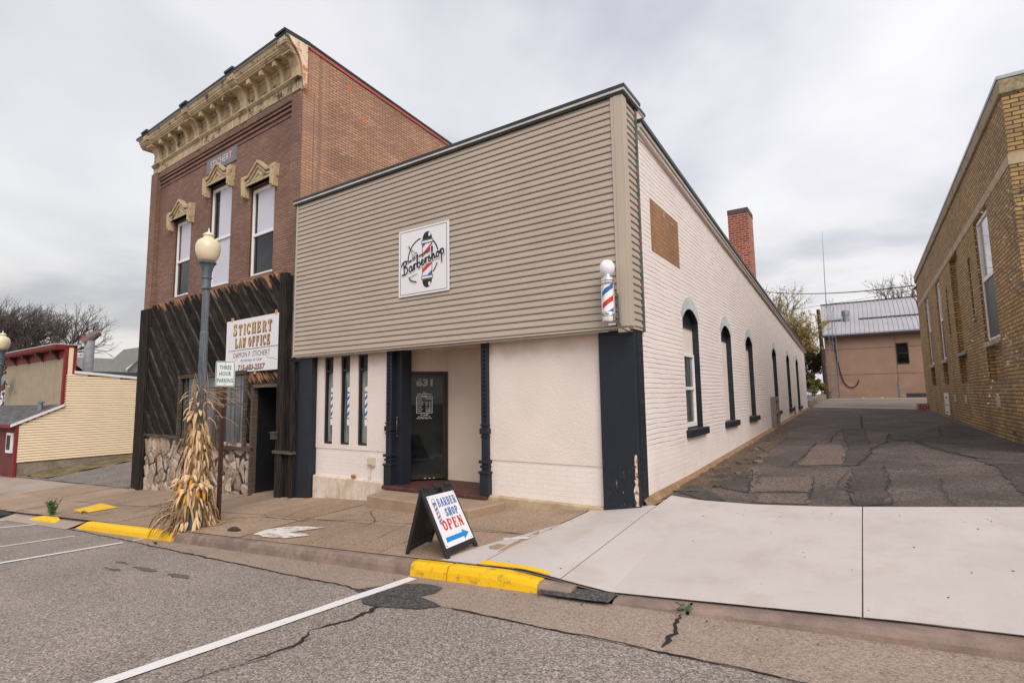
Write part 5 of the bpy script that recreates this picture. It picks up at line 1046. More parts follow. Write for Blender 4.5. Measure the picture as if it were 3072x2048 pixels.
# ------------------------------------------------------------------ sandwich board
ab=thing('sandwich_board','black plastic sandwich board with white barber shop open sign panel on the sidewalk','sandwich board',(-4.42,5.05,-.17))
def af(side):  # right-hand face (toward +x) or left-hand
    bot=Vector((-4.07,5.035)) if side>0 else Vector((-4.80,5.045)); top=Vector((-4.40,4.925)); zb=zS(bot.x,5.0); zt=.605
    yd=Vector((.02,.54)) if side>0 else Vector((-.10,.54))
    def f(u,v,o):  # u 0..1 across (front y to back y), v 0..1 up; o outward
        b=bot+(yd)*(u-.5); t_=top+Vector((.0,.54))*(u-.5); zb_=zS(b.x,b.y); P=Vector((b.x+(t_.x-b.x)*v,b.y+(t_.y-b.y)*v,zb_+(zt-zb_)*v))
        nrm=Vector((.77,0,.33)).normalized() if side>0 else Vector((-.77,0,.38)).normalized()
        return tuple(P+nrm*o)
    return f
for side in (1,-1):
    f=af(side); m=MB(f)
    m.box(0,.09,0,.05-.09,.0,1.) if False else None
    fr=MB(lambda u,v,o:f(u,v,o))
    for bx in [(0,.085,0,1.),(.915,1.,0,1.),(.085,.915,.86,1.),(.085,.915,.06,.15)]:
        if bx[2]==.86:
            for b2 in [(.085,.36,.86,.985),(.64,.915,.86,.985),(.36,.64,.86,.90),(.36,.64,.955,.985)]: fr.add([f(b2[0],b2[2],-.03),f(b2[1],b2[2],-.03),f(b2[1],b2[3],-.03),f(b2[0],b2[3],-.03),f(b2[0],b2[2],.012),f(b2[1],b2[2],.012),f(b2[1],b2[3],.012),f(b2[0],b2[3],.012)] and [],[]) if False else fr.hexa([( b2[0],b2[2],-.03),(b2[1],b2[2],-.03),(b2[1],b2[3],-.03),(b2[0],b2[3],-.03),(b2[0],b2[2],.012),(b2[1],b2[2],.012),(b2[1],b2[3],.012),(b2[0],b2[3],.012)])
        else: fr.hexa([(bx[0],bx[2],-.035),(bx[1],bx[2],-.035),(bx[1],bx[3],-.035),(bx[0],bx[3],-.035),(bx[0],bx[2],.012),(bx[1],bx[2],.012),(bx[1],bx[3],.012),(bx[0],bx[3],.012)])
    for u in (.14,.5,.86): fr.hexa([(u-.07,.955,-.035),(u+.07,.955,-.035),(u+.07,1.02,-.035),(u-.07,1.02,-.035),(u-.07,.955,.03),(u+.07,.955,.03),(u+.07,1.02,.02),(u-.07,1.02,.02)])
    po=fr.build('frame','black_plastic',ab,bevel=.006,recalc=True)
    bk=MB(f); bk.hexa([(.08,.14,-.022),(.92,.14,-.022),(.92,.87,-.022),(.08,.87,-.022),(.08,.14,-.008),(.92,.14,-.008),(.92,.87,-.008),(.08,.87,-.008)]); bk.build('panel_back','black_plastic',ab)
    if side>0:
        pn=MB(f); pn.hexa([(.055,.135,.008),(.945,.135,.008),(.945,.875,.008),(.055,.875,.008),(.055,.135,.016),(.945,.135,.016),(.945,.875,.016),(.055,.875,.016)]); pnl=pn.build('sign_panel','sign_white',ab)
        mp=lambda u,v,o: f(.055+.89*(u/.61),.135+.74*(v/.914),.016+o*.8)
        def fix(dc): return dc
        d=Decal(mp); slab(d,'BARBER',.172,.690,.064,.145,.001,1.45,adv=1.1); slab(d,'SHOP',.25,.50,.066,.14,.001,1.45,adv=1.14)
        # pole outline
        px,pw_=.095,.03; d.arc(px,.815,.035,0,2*math.pi,.006,.001,14); d.line([(px-pw_,.76),(px-pw_,.43)],.005,.001); d.line([(px+pw_,.76),(px+pw_,.43)],.005,.001)
        d.poly([(px-pw_-.01,.755),(px+pw_+.01,.755),(px+pw_+.01,.775),(px-pw_-.01,.775)],.001); d.poly([(px-pw_-.008,.415),(px+pw_+.008,.415),(px+pw_+.008,.43),(px-pw_-.008,.43)],.001); d.line([(px-.02,.415),(px-.012,.385),(px+.012,.385),(px+.02,.415)],.005,.001)
        for k in (0,1,): v=.66-k*.135; d.poly([(px-pw_,v-.035),(px+pw_,v+.01),(px+pw_,v+.045),(px-pw_,v)],.001)
        d.build('lettering_blue','sign_blue',pnl)
        d=Decal(mp)
        for k in (0,1,2): v=.73-k*.135; d.poly([(px-pw_+.003,v-.035),(px+pw_-.003,v+.01),(px+pw_-.003,v+.04),(px-pw_+.003,v)],.001)
        slab(d,'OPEN',.10,.275,.108,.18,.001,1.4,adv=1.07); d.build('lettering_red','sign_red',pnl)
        d=Decal(mp); d.poly([(.06,.085),(.06,.165),(.43,.165),(.43,.215),(.56,.125),(.43,.035),(.43,.085)],.001); d.build('arrow','arrow_blue',pnl)
        d=Decal(mp)
        for u,v in ((.03,.885),(.58,.885),(.03,.03),(.58,.03)): d.disc(u,v,.009,off=.001,n=8)
        d.build('bolts','sign_black',pnl)
# ------------------------------------------------------------------ parking sign
ps=thing('parking_sign','green on white three hour parking sign on brown perforated post','sign',(-10.25,5.45,zS(-10.25,5.45)))
m=MB(); zb=zS(-10.25,5.45)
m.box(-10.285,-10.225,5.40,5.405,zb-.02,2.42); m.box(-10.285,-10.28,5.405,5.46,zb-.02,2.42); m.box(-10.23,-10.225,5.405,5.46,zb-.02,2.42); m.build('post','brown_post',ps)
m=MB(); z=zb+.1
while z<1.9: m.box(-10.262,-10.248,5.3985,5.3998,z,z+.014); m.box(-10.2242,-10.2235,5.425,5.437,z,z+.014); z+=.05
m.build('post_holes','vinyl_shadow_gap',ps)
pa=R(66); pu=Vector((math.cos(pa),math.sin(pa))); pn=Vector((math.sin(pa),-math.cos(pa))); PC=Vector((-10.20,5.42)); PS0,PS1=1.935,2.42
mpk=lambda u,v,o:(PC.x+pu.x*u+pn.x*o,PC.y+pu.y*u+pn.y*o,PS0+v)
hwd,hht=.165,PS1-PS0
def rrect(x0,x1,y0,y1,r,n=4):
    o=[]
    for cx_,cy_,a0 in ((x1-r,y1-r,0),(x0+r,y1-r,90),(x0+r,y0+r,180),(x1-r,y0+r,270)):
        for k in range(n+1): a=R(a0+90*k/n); o.append((cx_+r*math.cos(a),cy_+r*math.sin(a)))
    return o
m=MB(mpk); m.prism(rrect(-hwd,hwd,0,hht,.03),lambda p,q,t:(p,q,t),0.,.004); pb=m.build('sign_plate','sign_white',ps)
d=Decal(mpk); d.line(rrect(-hwd+.014,hwd-.014,.014,hht-.014,.025),.012,.005,closed=True)
for s_,v in (('THREE',.365),('HOUR',.245),('PARKING',.115)): d.text(s_,0,v,.082,.20 if s_!='PARKING' else .27,bold=.03,off=.005,spacing=1.1)
d.build('lettering','sign_green',pb)
d=Decal(mpk); d.disc(0,.045,.010,off=.006,n=10); d.disc(0,hht-.045,.010,off=.006,n=10); d.build('bolts','rust_bolt',pb)
# ------------------------------------------------------------------ street lamps
def street_lamp(x,y,label,zb):
    L=thing('street_lamp',label,'street lamp',(x,y,zb),'globe street lamps')
    hz=lambda z:z
    m=MB(); m.lathe([(.0,zb-.02),(.22,zb-.02),(.22,zb+.08),(.18,zb+.14),(.16,zb+.5),(.14,zb+.62),(.10,zb+.7)],(x,y,0),20); m.build('base','lamp_iron',L)
    m=MB(); m.lathe([(.078,zb+.6),(.075,zb+2.),(.070,zb+3.60),(.070,zb+3.62),(.062,zb+3.64),(.060,zb+4.42)],(x,y,0),32,star=lambda k:1. if k%2 else .90); m.build('shaft','lamp_iron',L)
    z=zb+4.42; m=MB(); m.lathe([(.06,0),(.088,.02),(.088,.05),(.076,.07),(.076,.20),(.09,.215),(.09,.235),(.078,.25),(.082,.32),(.10,.42),(.125,.48),(.15,.50),(.15,.525),(.12,.535),(0,.535)],(x,y,z),24); m.build('collar','lamp_iron',L)
    z=zb+4.95; m=MB(); m.lathe([(.0,0),(.11,.0),(.155,.05),(.195,.14),(.212,.24),(.205,.33),(.175,.395),(.135,.43),(.10,.45),(.085,.47),(.08,.49)],(x,y,z),28); m.build('globe','lamp_glass',L,smooth=True)
    m=MB(); m.lathe([(.08,.485),(.088,.50),(.10,.505),(.10,.525),(.075,.54),(.06,.56),(.02,.57),(.02,.59),(.012,.60),(.012,.63),(0,.66)],(x,y,z),20); m.build('globe_cap','lamp_glass_top',L,smooth=True)
    return L
street_lamp(-10.1,4.95,'globe street lamp with corn stalks tied around its pole',-.70)
street_lamp(-24.2,5.3,'distant globe street lamp at the left edge in front of bare trees',-1.45)
# ------------------------------------------------------------------ corn bundle
CORNX=0
cs=thing('corn_stalk_bundle','dry tan corn stalk bundle tied to the lamp pole with yellow ears','corn stalks',(-10.15,4.98,zS(-10.15,4.98)))
rnd=random.Random(11)
CX,CYc=-10.16,4.94
def radius(h): # bundle envelope
    return lerp([0,.25,.55,.8,1.,1.25,1.6,1.9,2.2,2.5],[.40,.33,.25,.20,.17,.19,.20,.18,.14,.10],h)
def ribbon3(m,pts,w0,nrm,r):
    vs=[];n=len(pts)
    for i,p in enumerate(pts):
        t=i/(n-1); wd=w0*(math.sin(math.pi*min(1,.12+t*.88))**.7)+.002; d=(Vector(pts[min(i+1,n-1)])-Vector(pts[max(i-1,0)]))
        s_=d.cross(nrm); s_=s_.normalized() if s_.length>1e-6 else Vector((1,0,0)); a=Vector(p)-s_*wd; b=Vector(p)+s_*wd; c=Vector(p)+nrm*wd*.5
        vs+=[tuple(a),tuple(c),tuple(b)]
    fs=[]
    for i in range(n-1): fs+=[(3*i,3*i+1,3*i+4,3*i+3),(3*i+1,3*i+2,3*i+5,3*i+4)]
    m.add(vs,fs,rnd=r)
st=MB(); lf=MB()
zb0=zS(CX,CYc)
stalks=[]
for i in range(46):
    a=rnd.uniform(0,2*math.pi); top=rnd.uniform(1.7,2.5); pts=[]
    tw=rnd.uniform(-.5,.5)
    for h in (0,.3,.6,.9,1.2,1.6,2.0,2.4):
        if h>top: break
        r=radius(h)*rnd.uniform(.55,1.)*(.92 if h else 1.); an=a+tw*h*.4; pts.append(Vector((CX+r*math.cos(an),CYc+r*math.sin(an),0)))
        p=pts[-1]; p.z=max(zS(p.x,p.y),zb0-.05)+h+.01
    st.tube(pts,[.014-.0035*k/len(pts)*2 for k in range(len(pts))],5); stalks.append(pts)
for i in range(820):
    P=rnd.choice(stalks); k=rnd.randrange(len(P)-1); p=P[k].lerp(P[k+1],rnd.random()); h=p.z-zb0
    if h<.05: continue
    out=Vector((p.x-CX,p.y-CYc,0)); out=out.normalized() if out.length>.01 else Vector((1,0,0)); out.rotate(Matrix.Rotation(rnd.uniform(-.8,.8),3,'Z'))
    L=rnd.uniform(.14,.40)*(1.1 if h<.8 else 1); up=rnd.uniform(-.6,.05) if h<1.9 else rnd.uniform(.0,.8); pts=[]; q=p.copy(); d=(out*rnd.uniform(.06,.24)+Vector((0,0,up))).normalized()
    for s_ in range(6):
        pts.append(q.copy()); q=q+d*(L/5); d=(d+Vector((rnd.uniform(-.15,.15),rnd.uniform(-.15,.15),-rnd.uniform(.45,1.1)))).normalized()
        gz=zS(q.x,q.y)+.01 if q.y>4.62 else zR(q.x,q.y)+.02
        if q.z<gz: q.z=gz; d=Vector((out.x,out.y,0)).normalized()
    ribbon3(lf,pts,rnd.uniform(.011,.030),out,rnd.random())
# trailing leaves over the kerb and wild ones
for i in range(46):
    a=rnd.uniform(2.6,4.6); p=Vector((CX+.35*math.cos(a),CYc+.28*math.sin(a),zb0+rnd.uniform(.05,.55))); pts=[]; d=Vector((math.cos(a),math.sin(a)*.8,rnd.uniform(-.3,.15))).normalized(); q=p
    for s_ in range(7):
        pts.append(q.copy()); q=q+d*rnd.uniform(.06,.12); d=(d+Vector((rnd.uniform(-.2,.2),rnd.uniform(-.2,.2),-.35))).normalized(); gz=(zS(q.x,q.y) if q.y>4.66 else zR(q.x,q.y)+(.155 if q.y>4.55 else 0))+.012
        if q.z<gz: q.z=gz+rnd.uniform(0,.02)
    ribbon3(lf,pts,rnd.uniform(.008,.02),Vector((0,0,1)),rnd.random())
for i in range(16):   # arching tassels toward the sign
    q=Vector((CX+rnd.uniform(-.1,.15),CYc+rnd.uniform(-.1,.15),zb0+rnd.uniform(1.9,2.4))); d=Vector((rnd.uniform(.3,1),rnd.uniform(-.2,.5),rnd.uniform(.1,.9))).normalized(); pts=[]
    for s_ in range(8): pts.append(q.copy()); q=q+d*.10; d=(d+Vector((.03,.03,-.22))).normalized()
    lf.tube(pts,[.004]*8,3,rnd=.6)
for i in range(26):
    q=Vector((CX+rnd.uniform(-.14,.14),CYc+rnd.uniform(-.14,.14),zb0+rnd.uniform(2.0,2.5))); d=Vector((rnd.uniform(-.3,.3),rnd.uniform(-.3,.3),1)).normalized(); pts=[]
    for s_ in range(5): pts.append(q.copy()); q=q+d*.09; d=(d+Vector((rnd.uniform(-.1,.1),rnd.uniform(-.1,.1),-.08))).normalized()
    lf.tube(pts,[.005,.004,.004,.003,.002],3,rnd=.4)
st.build('stalks','corn_stalk',cs); lf.build('leaves','corn_husk',cs,attrs=True)
for i,(ax,az) in enumerate([(-.3,.72),(-1.0,.62),(-1.5,.80),(-.7,.86),(-2.1,.70),(.1,.66)]):
    r=.24; p=Vector((CX+r*math.cos(ax),CYc+r*math.sin(ax),zb0+az)); o_=Vector((math.cos(ax),math.sin(ax),0))
    m=MB(); ax_=(o_*.35+Vector((0,0,-1))).normalized(); m.tube([p+ax_*k*.04 for k in range(6)],[.012,.026,.028,.026,.020,.008],8); co=m.build('corn_ear','corn_kernel',cs,smooth=True)
    m=MB()
    for k in range(5):
        an=k*1.3; s_=Vector((math.cos(an),math.sin(an),.3)); q=p-ax_*.02; pts=[q,q+(s_*.05)+Vector((0,0,.02)),q+s_*.10+Vector((0,0,.01)),q+s_*.15-Vector((0,0,.04)),q+s_*.17-Vector((0,0,.10))]; ribbon3(m,pts,.03,o_,.9)
    m.build('husk','corn_husk',co,attrs=True)
m=MB(); m.tube([(CX+.19*math.cos(a*.5),CYc+.19*math.sin(a*.5),zb0+.92) for a in range(14)],.008,4); m.build('tie_cord','corn_stalk',cs)
# ------------------------------------------------------------------ small ground things
def weed(x,y,z,h,n,label,seed,spread=.5,name='weed'):
    r=random.Random(seed); m=MB()
    for i in range(n):
        a=r.uniform(0,6.28); d=Vector((math.cos(a)*spread,math.sin(a)*spread,1)).normalized(); q=Vector((x+r.uniform(-.05,.05),y+r.uniform(-.05,.05),z)); pts=[]; L=h*r.uniform(.4,1.)
        for s_ in range(5): pts.append(q.copy()); q=q+d*L/4; d=(d+Vector((math.cos(a)*.15,math.sin(a)*.15,-.12))).normalized()
        ribbon3(m,pts,h*.035+.004,Vector((math.cos(a),math.sin(a),.2)),r.random())
        for s_ in (1,2,3):
            for sg_ in (-1,1):
                b=pts[s_]; t_=Vector((-math.sin(a),math.cos(a),.3))*sg_; ribbon3(m,[b,b+t_*h*.08,b+t_*h*.16-Vector((0,0,.02*h))],h*.025+.003,Vector((0,0,1)),r.random())
    return tag(m.build(name,'weed_green',attrs=True),label,'weed')
weed(-16.5,4.75,-1.0,.50,16,'tall green weed beside the small yellow kerb stub',3,.10)
weed(-15.6,5.1,zS(-15.6,5.1)+.0,.12,14,'low green weed patch between the two yellow kerb paints',5,1.2)
weed(-1.38,4.60,zR(-1.38,4.55)+.03,.07,26,'small green weed in the gutter joint by the driveway',8,1.1)
weed(-4.35,4.0,zR(-4.35,4.)+.005,.03,20,'tiny weed where the white line meets the gutter',9,1.6)
weed(-10.38,5.36,zS(-10.38,5.36),.2,6,'thin weed at the foot of the parking sign post',10,.2)
m=MB(); r_=random.Random(77)
for i in range(230):
    x=r_.uniform(-13,3); y=r_.choice([r_.uniform(4.8,7.4),r_.uniform(4.2,4.5),r_.uniform(7.2,7.5)]) 
    z=zR(x,y)+.012 if y<4.55 else ((zD if x>-3.6 else zS)(x,y)+.006); q_=r_.uniform(.004,.013); a_=r_.uniform(0,6)
    m.add([(x+q_*math.cos(a_+k_*2.1),y+q_*1.5*math.sin(a_+k_*2.1),z+(q_*.5 if k_==1 else 0)) for k_ in range(3)],[(0,1,2)])
struct(m.build('litter_specks','dead_leaf'),'stuff')
m=MB(); x,y=-8.83,4.93; z=zS(x,y); m.tube([(x-.12,y-.03,z+.02),(x-.05,y,z+.035),(x+.05,y+.02,z+.04),(x+.13,y+.05,z+.03)],[.01,.035,.04,.01],7); tag(m.build('dead_leaf','dead_leaf'),'curled dark brown leaf lying on the sidewalk by the sign post','leaf')
m=MB(); x,y=-19.6,4.72; z=zR(x,4.45)+.012+(zS(x,4.95)-zR(x,4.45)-.008)*(.58)**1.2+.03
m.box(x-.45,x+.45,y-.35,y-.29,z-.02,z+.02); m.box(x-.45,x+.45,y+.29,y+.35,z-.02,z+.02); m.box(x-.45,x-.39,y-.29,y+.29,z-.02,z+.02); m.box(x+.39,x+.45,y-.29,y+.29,z-.02,z+.02)
for k in range(7): m.box(x-.36+k*.11,x-.30+k*.11,y-.29,y+.29,z-.02,z+.015)
m.box(x-.44,x+.44,y-.34,y+.34,z-.04,z-.025); tag(m.build('storm_drain','coping_dark'),'dark iron storm drain grate at the left edge of the gutter','drain')
# ------------------------------------------------------------------ right brick building
XB=2.6
rb=thing('brick_building','yellow brown brick building with pale stone band and tall side windows on the right','building',(XB,13.45,.4))
k=.8125
def Y_(y): return y*k
def Z_(z): return 1.65+(z-1.65)*k
yF,yE=Y_(16.56),Y_(43.2); zT=Z_(9.10)-.35; 
ops=[(Y_(19.62),Y_(21.80),Z_(1.93),Z_(6.90),'w'),(Y_(25.55),Y_(27.65),Z_(1.93),Z_(6.90),'r'),(Y_(31.30),Y_(33.0),Z_(1.93),Z_(6.86),'w'),(Y_(36.7),Y_(38.6),Z_(1.93),Z_(6.86),'w')]
nar=[(Y_(22.95),Y_(23.45),Z_(4.03),Z_(6.08)),(Y_(29.0),Y_(29.5),Z_(4.03),Z_(6.06))]
m=MB(); yy=yF
def q3(m,y0,y1,z0,z1,x=XB): m.add([(x,y0,z0),(x,y1,z0),(x,y1,z1),(x,y0,z1)],[(0,1,2,3)])
allops=sorted(ops+[(a,b,c,d,'n') for a,b,c,d in nar],key=lambda o:o[0])
for a,b,c,d_,t_ in allops:
    q3(m,yy,a,-.2,zT); q3(m,a,b,-.2,c); q3(m,a,b,d_,zT); dp=.14
    for s0,s1 in (((a,c),(a,d_)),((b,c),(b,d_)),((a,d_),(b,d_)),((a,c),(b,c))): m.add([(XB,s0[0],s0[1]),(XB,s1[0],s1[1]),(XB+dp,s1[0],s1[1]),(XB+dp,s0[0],s0[1])],[(0,1,2,3)])
    if t_ in('w','r'): m.add([(XB+dp,a,c),(XB+dp,b,c),(XB+dp,b,Z_(3.05)),(XB+dp,a,Z_(3.05))],[(0,1,2,3)])
    if t_=='r': m.add([(XB+dp,a,Z_(3.05)),(XB+dp,b,Z_(3.05)),(XB+dp,b,d_),(XB+dp,a,d_)],[(0,1,2,3)])
    yy=b
q3(m,yy,yE,-.2,zT)
m.add([(XB,yF,-.2),(XB+14,yF,-.2),(XB+14,yF,zT),(XB,yF,zT)],[(0,1,2,3)]); m.add([(XB,yE,-.2),(XB+14,yE,-.2),(XB+14,yE,zT),(XB,yE,zT)],[(0,1,2,3)])
m.build('wall','yellow_brown_brick',rb)
m=MB(); bz0,bz1=Z_(6.93),Z_(7.19); m.box(XB-.015,XB+.1,yF+.102,yE,bz0,bz1); m.box(XB-.015,XB+14,yF-.015,yF+.1,bz0,bz1); m.build('stone_band','limestone',rb)
m=MB(); m.box(XB-.05,XB+14,yF-.05,yE+.05,zT,zT+.30); cpg=m.build('coping','stone_coping',rb,bevel=.02)
m=MB(); m.box(XB-.06,XB+14,yF-.06,yE+.06,zT+.302,zT+.37); m.build('metal_cap','metal_edge',cpg)
for a,b,c,d_,t_ in ops:
    if t_=='r':
        s_=MB(); s_.box(XB-.05,XB+.14,a-.06,b+.06,Z_(2.98)-.0,Z_(3.1)); s_.build('sill','galvanised',rb); continue
    x0,x1=XB+.06,XB+.12; z0,z1=Z_(3.12),d_-.02; mid=Z_(5.02); f=MB()
    for bx in [(a+.01,a+.09,z0,z1),(b-.09,b-.01,z0,z1),(a+.09,b-.09,z0,z0+.08),(a+.09,b-.09,z1-.09,z1),(a+.09,b-.09,mid-.05,mid+.05)]: f.box(x0,x1,*bx)
    fo=f.build('window','window_white',rb,bevel=.006)
    g=MB(); g.box(x1-.03,x1-.02,a+.08,b-.08,mid+.04,z1-.08); g.build('upper_pane','painted_sky_glass',fo); g=MB(); g.box(x1-.03,x1-.02,a+.08,b-.08,z0+.07,mid-.04); g.build('lower_pane','screen',fo)
    s_=MB(); s_.box(XB-.05,XB+.14,a-.03,b+.03,Z_(3.0)-.05,Z_(3.1)); s_.build('sill','limestone',fo,bevel=.01)
for a,b,c,d_ in nar:
    f=MB(); x0=XB+.05
    for bx in [(a+.01,a+.06,c+.01,d_-.01),(b-.06,b-.01,c+.01,d_-.01),(a+.06,b-.06,c+.01,c+.06),(a+.06,b-.06,d_-.06,d_-.01)]: f.box(x0,x0+.06,*bx)
    fo=f.build('window','window_white',rb); g=MB(); g.box(x0+.03,x0+.04,a+.05,b-.05,c+.05,d_-.05); g.build('pane','glass_dark',fo); s_=MB(); s_.box(XB-.03,XB+.1,a-.03,b+.03,c-.06,c); s_.build('sill','galvanised',fo)
for (a,b,c,d_,nm,mt) in [(Y_(32.0),Y_(33.6),Z_(.50),Z_(1.53),'coal_hatch','white_hatch'),(Y_(29.6),Y_(30.0),Z_(1.16),Z_(1.48),'vent','vent_plate'),(Y_(26.6),Y_(27.0),Z_(1.16),Z_(1.48),'vent','vent_plate'),(Y_(20.6),Y_(21.05),Z_(1.14),Z_(1.46),'vent','vent_plate')]:
    f=MB(); f.box(XB-.02,XB+.02,a,b,c,d_); vo=f.build(nm,mt,rb,bevel=.004); f=MB(); n=5 if nm=='vent' else 3
    for i in range(n):
        for j in range(3 if nm=='vent' else 1):
            y0=a+(b-a)*(j+.25)/(3 if nm=='vent' else 1); z0=c+(d_-c)*(i+.3)/n; f.box(XB-.024,XB-.0205,y0,y0+(b-a)*(.15 if nm=='vent' else .5),z0,z0+(d_-c)*.05)
    f.build('slots','vinyl_shadow_gap',vo)
m=MB(); m.box(XB-.45,XB+.0,yE-1.2,yE+.2,.5,1.0); m.build('rear_step','chimney_brick',rb)
m=MB(); m.box(XB-.005,XB+.01,Y_(19.0),Y_(19.4),Z_(.45),Z_(.55)); m.build('hole','vinyl_shadow_gap',rb)
m=MB(); m.tube([(XB-.12,yE-.3,7.0),(XB-.02,yE-.4,7.1)],.05,6); m.tube([(XB-.15,yE-.2,7.05),(XB-.2,yE-.2,6.6),(XB-.05,yE-.25,6.4),(XB-.02,yE-.3,6.0)],.02,5); m.build('wire_bracket','wire_black',rb)
# ------------------------------------------------------------------ back building
bb=thing('rear_building','low pink brown stucco building with grey metal roof closing off the alley','building',(0,48,1.2))
x0,x1,yb0=-2.45,16.,48.
m=MB(); m.box(x0,x1,yb0,yb0+8,.8,5.95); m.build('wall','pink_stucco',bb)
m=MB()
for z in (2.95,4.9): m.box(x0,x1,yb0-.006,yb0+.01,z,z+.03)
for xx_ in (-1.75,2.02): m.box(xx_,xx_+.03,yb0-.008,yb0+.01,1.,5.9) if xx_<0 else (m.box(xx_,xx_+.03,yb0-.008,yb0+.01,5.15,5.9),m.box(xx_,xx_+.03,yb0-.008,yb0+.01,1.,3.65))
m.build('control_joint','letter_brown',bb)
m=MB(); m.add([(x0-.35,yb0-.4,6.02),(x1,yb0-.4,6.02),(x1,yb0+6,9.3),(x0-.35,yb0+6,9.3)],[(0,1,2,3)]); m.add([(x0-.35,yb0-.4,5.98),(x1,yb0-.4,5.98),(x1,yb0+6,9.26),(x0-.35,yb0+6,9.26)],[(0,1,2,3)]); rf=m.build('roof','metal_roof',bb)
m=MB(); sl=(9.3-6.02)/6.4; xq=x0-.3
while xq<6: m.hexa([(xq,yb0-.4,6.022),(xq+.05,yb0-.4,6.022),(xq+.05,yb0+6,9.302),(xq,yb0+6,9.302),(xq,yb0-.4,6.07),(xq+.05,yb0-.4,6.07),(xq+.05,yb0+6,9.35),(xq,yb0+6,9.35)]); xq+=.30
m.build('roof_ribs','metal_roof',rf)
m=MB(); m.box(x0-.4,x1,yb0-.5,yb0-.38,5.86,5.98); m.box(x0-.2,x1,yb0-.3,yb0-.2,6.02,6.10) ; m.hexa([(-.1,yb0+2.2,7.36),(5.5,yb0+2.2,7.36),(5.5,yb0+2.3,7.42),(-.1,yb0+2.3,7.42),(-.1,yb0+2.2,7.46),(5.5,yb0+2.2,7.46),(5.5,yb0+2.3,7.5),(-.1,yb0+2.3,7.5)]); m.hexa([(-2.6,yb0+2.2,7.36),(-1.3,yb0+2.2,7.36),(-1.3,yb0+2.3,7.42),(-2.6,yb0+2.3,7.42),(-2.6,yb0+2.2,7.46),(-1.3,yb0+2.2,7.46),(-1.3,yb0+2.3,7.5),(-2.6,yb0+2.3,7.5)]); m.box(x0-.4,x1,yb0+5.95,yb0+6.1,9.25,9.4); m.build('snow_guard','dark_line',rf)
m=MB(); m.lathe([(0,0),(.22,0),(.22,.55),(.28,.6),(.28,.95),(.1,1.05),(0,1.05)],(-.95,yb0+2.2,7.2),12); m.build('roof_vent','galvanised',bb)
m=MB(); m.box(2.06,2.78,yb0-.05,yb0+.02,3.66,5.18); wo=m.build('window','black_frame',bb); m=MB(); m.box(2.13,2.71,yb0-.058,yb0-.0505,4.46,5.1); m.box(2.13,2.71,yb0-.058,yb0-.0505,3.74,4.36); m.build('pane','glass_dark',wo)
m=MB(); m.tube([(-1.9,yb0-.1,6.2),(-1.7,yb0-.06,4.5),(-1.55,yb0-.06,3.2),(-1.35,yb0-.06,2.35),(-1.05,yb0-.06,2.02),(-.7,yb0-.06,2.02),(-.48,yb0-.06,2.25),(-.38,yb0-.06,2.55)],.035,6); m.build('hanging_cable','wire_black',bb)
m=MB(); m.tube([(1.98,yb0-1.2,1.0),(1.98,yb0-1.2,2.35)],.09,10); tag(m.build('bollard','galvanised'),'grey steel bollard in front of the pink brown building','bollard')
m=MB(); m.box(2.4,5.,yb0-.9,yb0-.3,1.0,1.5); tag(m.build('low_concrete_block','dark_line'),'dark low concrete block at the foot of the pink brown wall','concrete block')
for xx_ in (-.2,.95): 
    m=MB(); m.add([(xx_,46.2,zA(xx_,46.2)+.012),(xx_+.12,46.2,zA(xx_,46.2)+.012),(xx_+.0,47.7,zA(xx_,47.7)+.012),(xx_-.12,47.7,zA(xx_,47.7)+.012)],[(0,1,2,3)]); struct(m.build('yellow_marking','yellow_paint_clean'))
# lattice antenna mast
tw=thing('antenna_mast','thin lattice antenna mast with tall whip rising before the metal roof','antenna mast',(-1.85,47.3,1.2))
m=MB(); s_=.22; cxs=[(-1.85,47.3+.2),(-1.85-s_,47.3-.15),(-1.85+s_,47.3-.15)]
for a,b in cxs: m.tube([(a,b,1.2),(a,b,8.7)],.022,4)
z=1.2; i=0
while z<8.5:
    for j in range(3): a=cxs[j]; b=cxs[(j+1)%3]; m.tube([(a[0],a[1],z),(b[0],b[1],z+.4)] if i%2 else [(b[0],b[1],z),(a[0],a[1],z+.4)],.010,3)
    z+=.4; i+=1
m.build('lattice','galvanised',tw)
m=MB(); m.tube([(-2.1,47.2,8.1),(-2.05,47.2,11.),(-1.98,47.2,14.2)],[.035,.03,.012],5); m.build('whip','galvanised',tw)
m=MB(); m.tube([(-2.48,46.7,1.1),(-2.64,46.7,8.0)],[.16,.12],10); tag(m.build('utility_pole','creosote_pole'),'dark leaning wooden pole at the left corner of the pink brown building','utility pole')
def wire(name,a,b,sag,r,label):
    m=MB(); a=Vector(a);b=Vector(b); m.tube([a.lerp(b,i/16)-Vector((0,0,sag*4*(i/16)*(1-i/16))) for i in range(17)],r,4); tag(m.build(name,'wire_black'),label,'wire')
wire('overhead_wire',(-7.2,46,9.95),(XB-.1,yE-.3,7.2),.35,.035,'twisted black wire from behind the white building to the right brick wall')
wire('overhead_wire',(-12,60,9.8),(10,60,11.5),.3,.02,'thin wire crossing low above the metal roof')
wire('overhead_wire',(-2.62,46.7,7.2),(-7,50,6.2),.1,.02,'short thin wire leaving the leaning wooden pole')
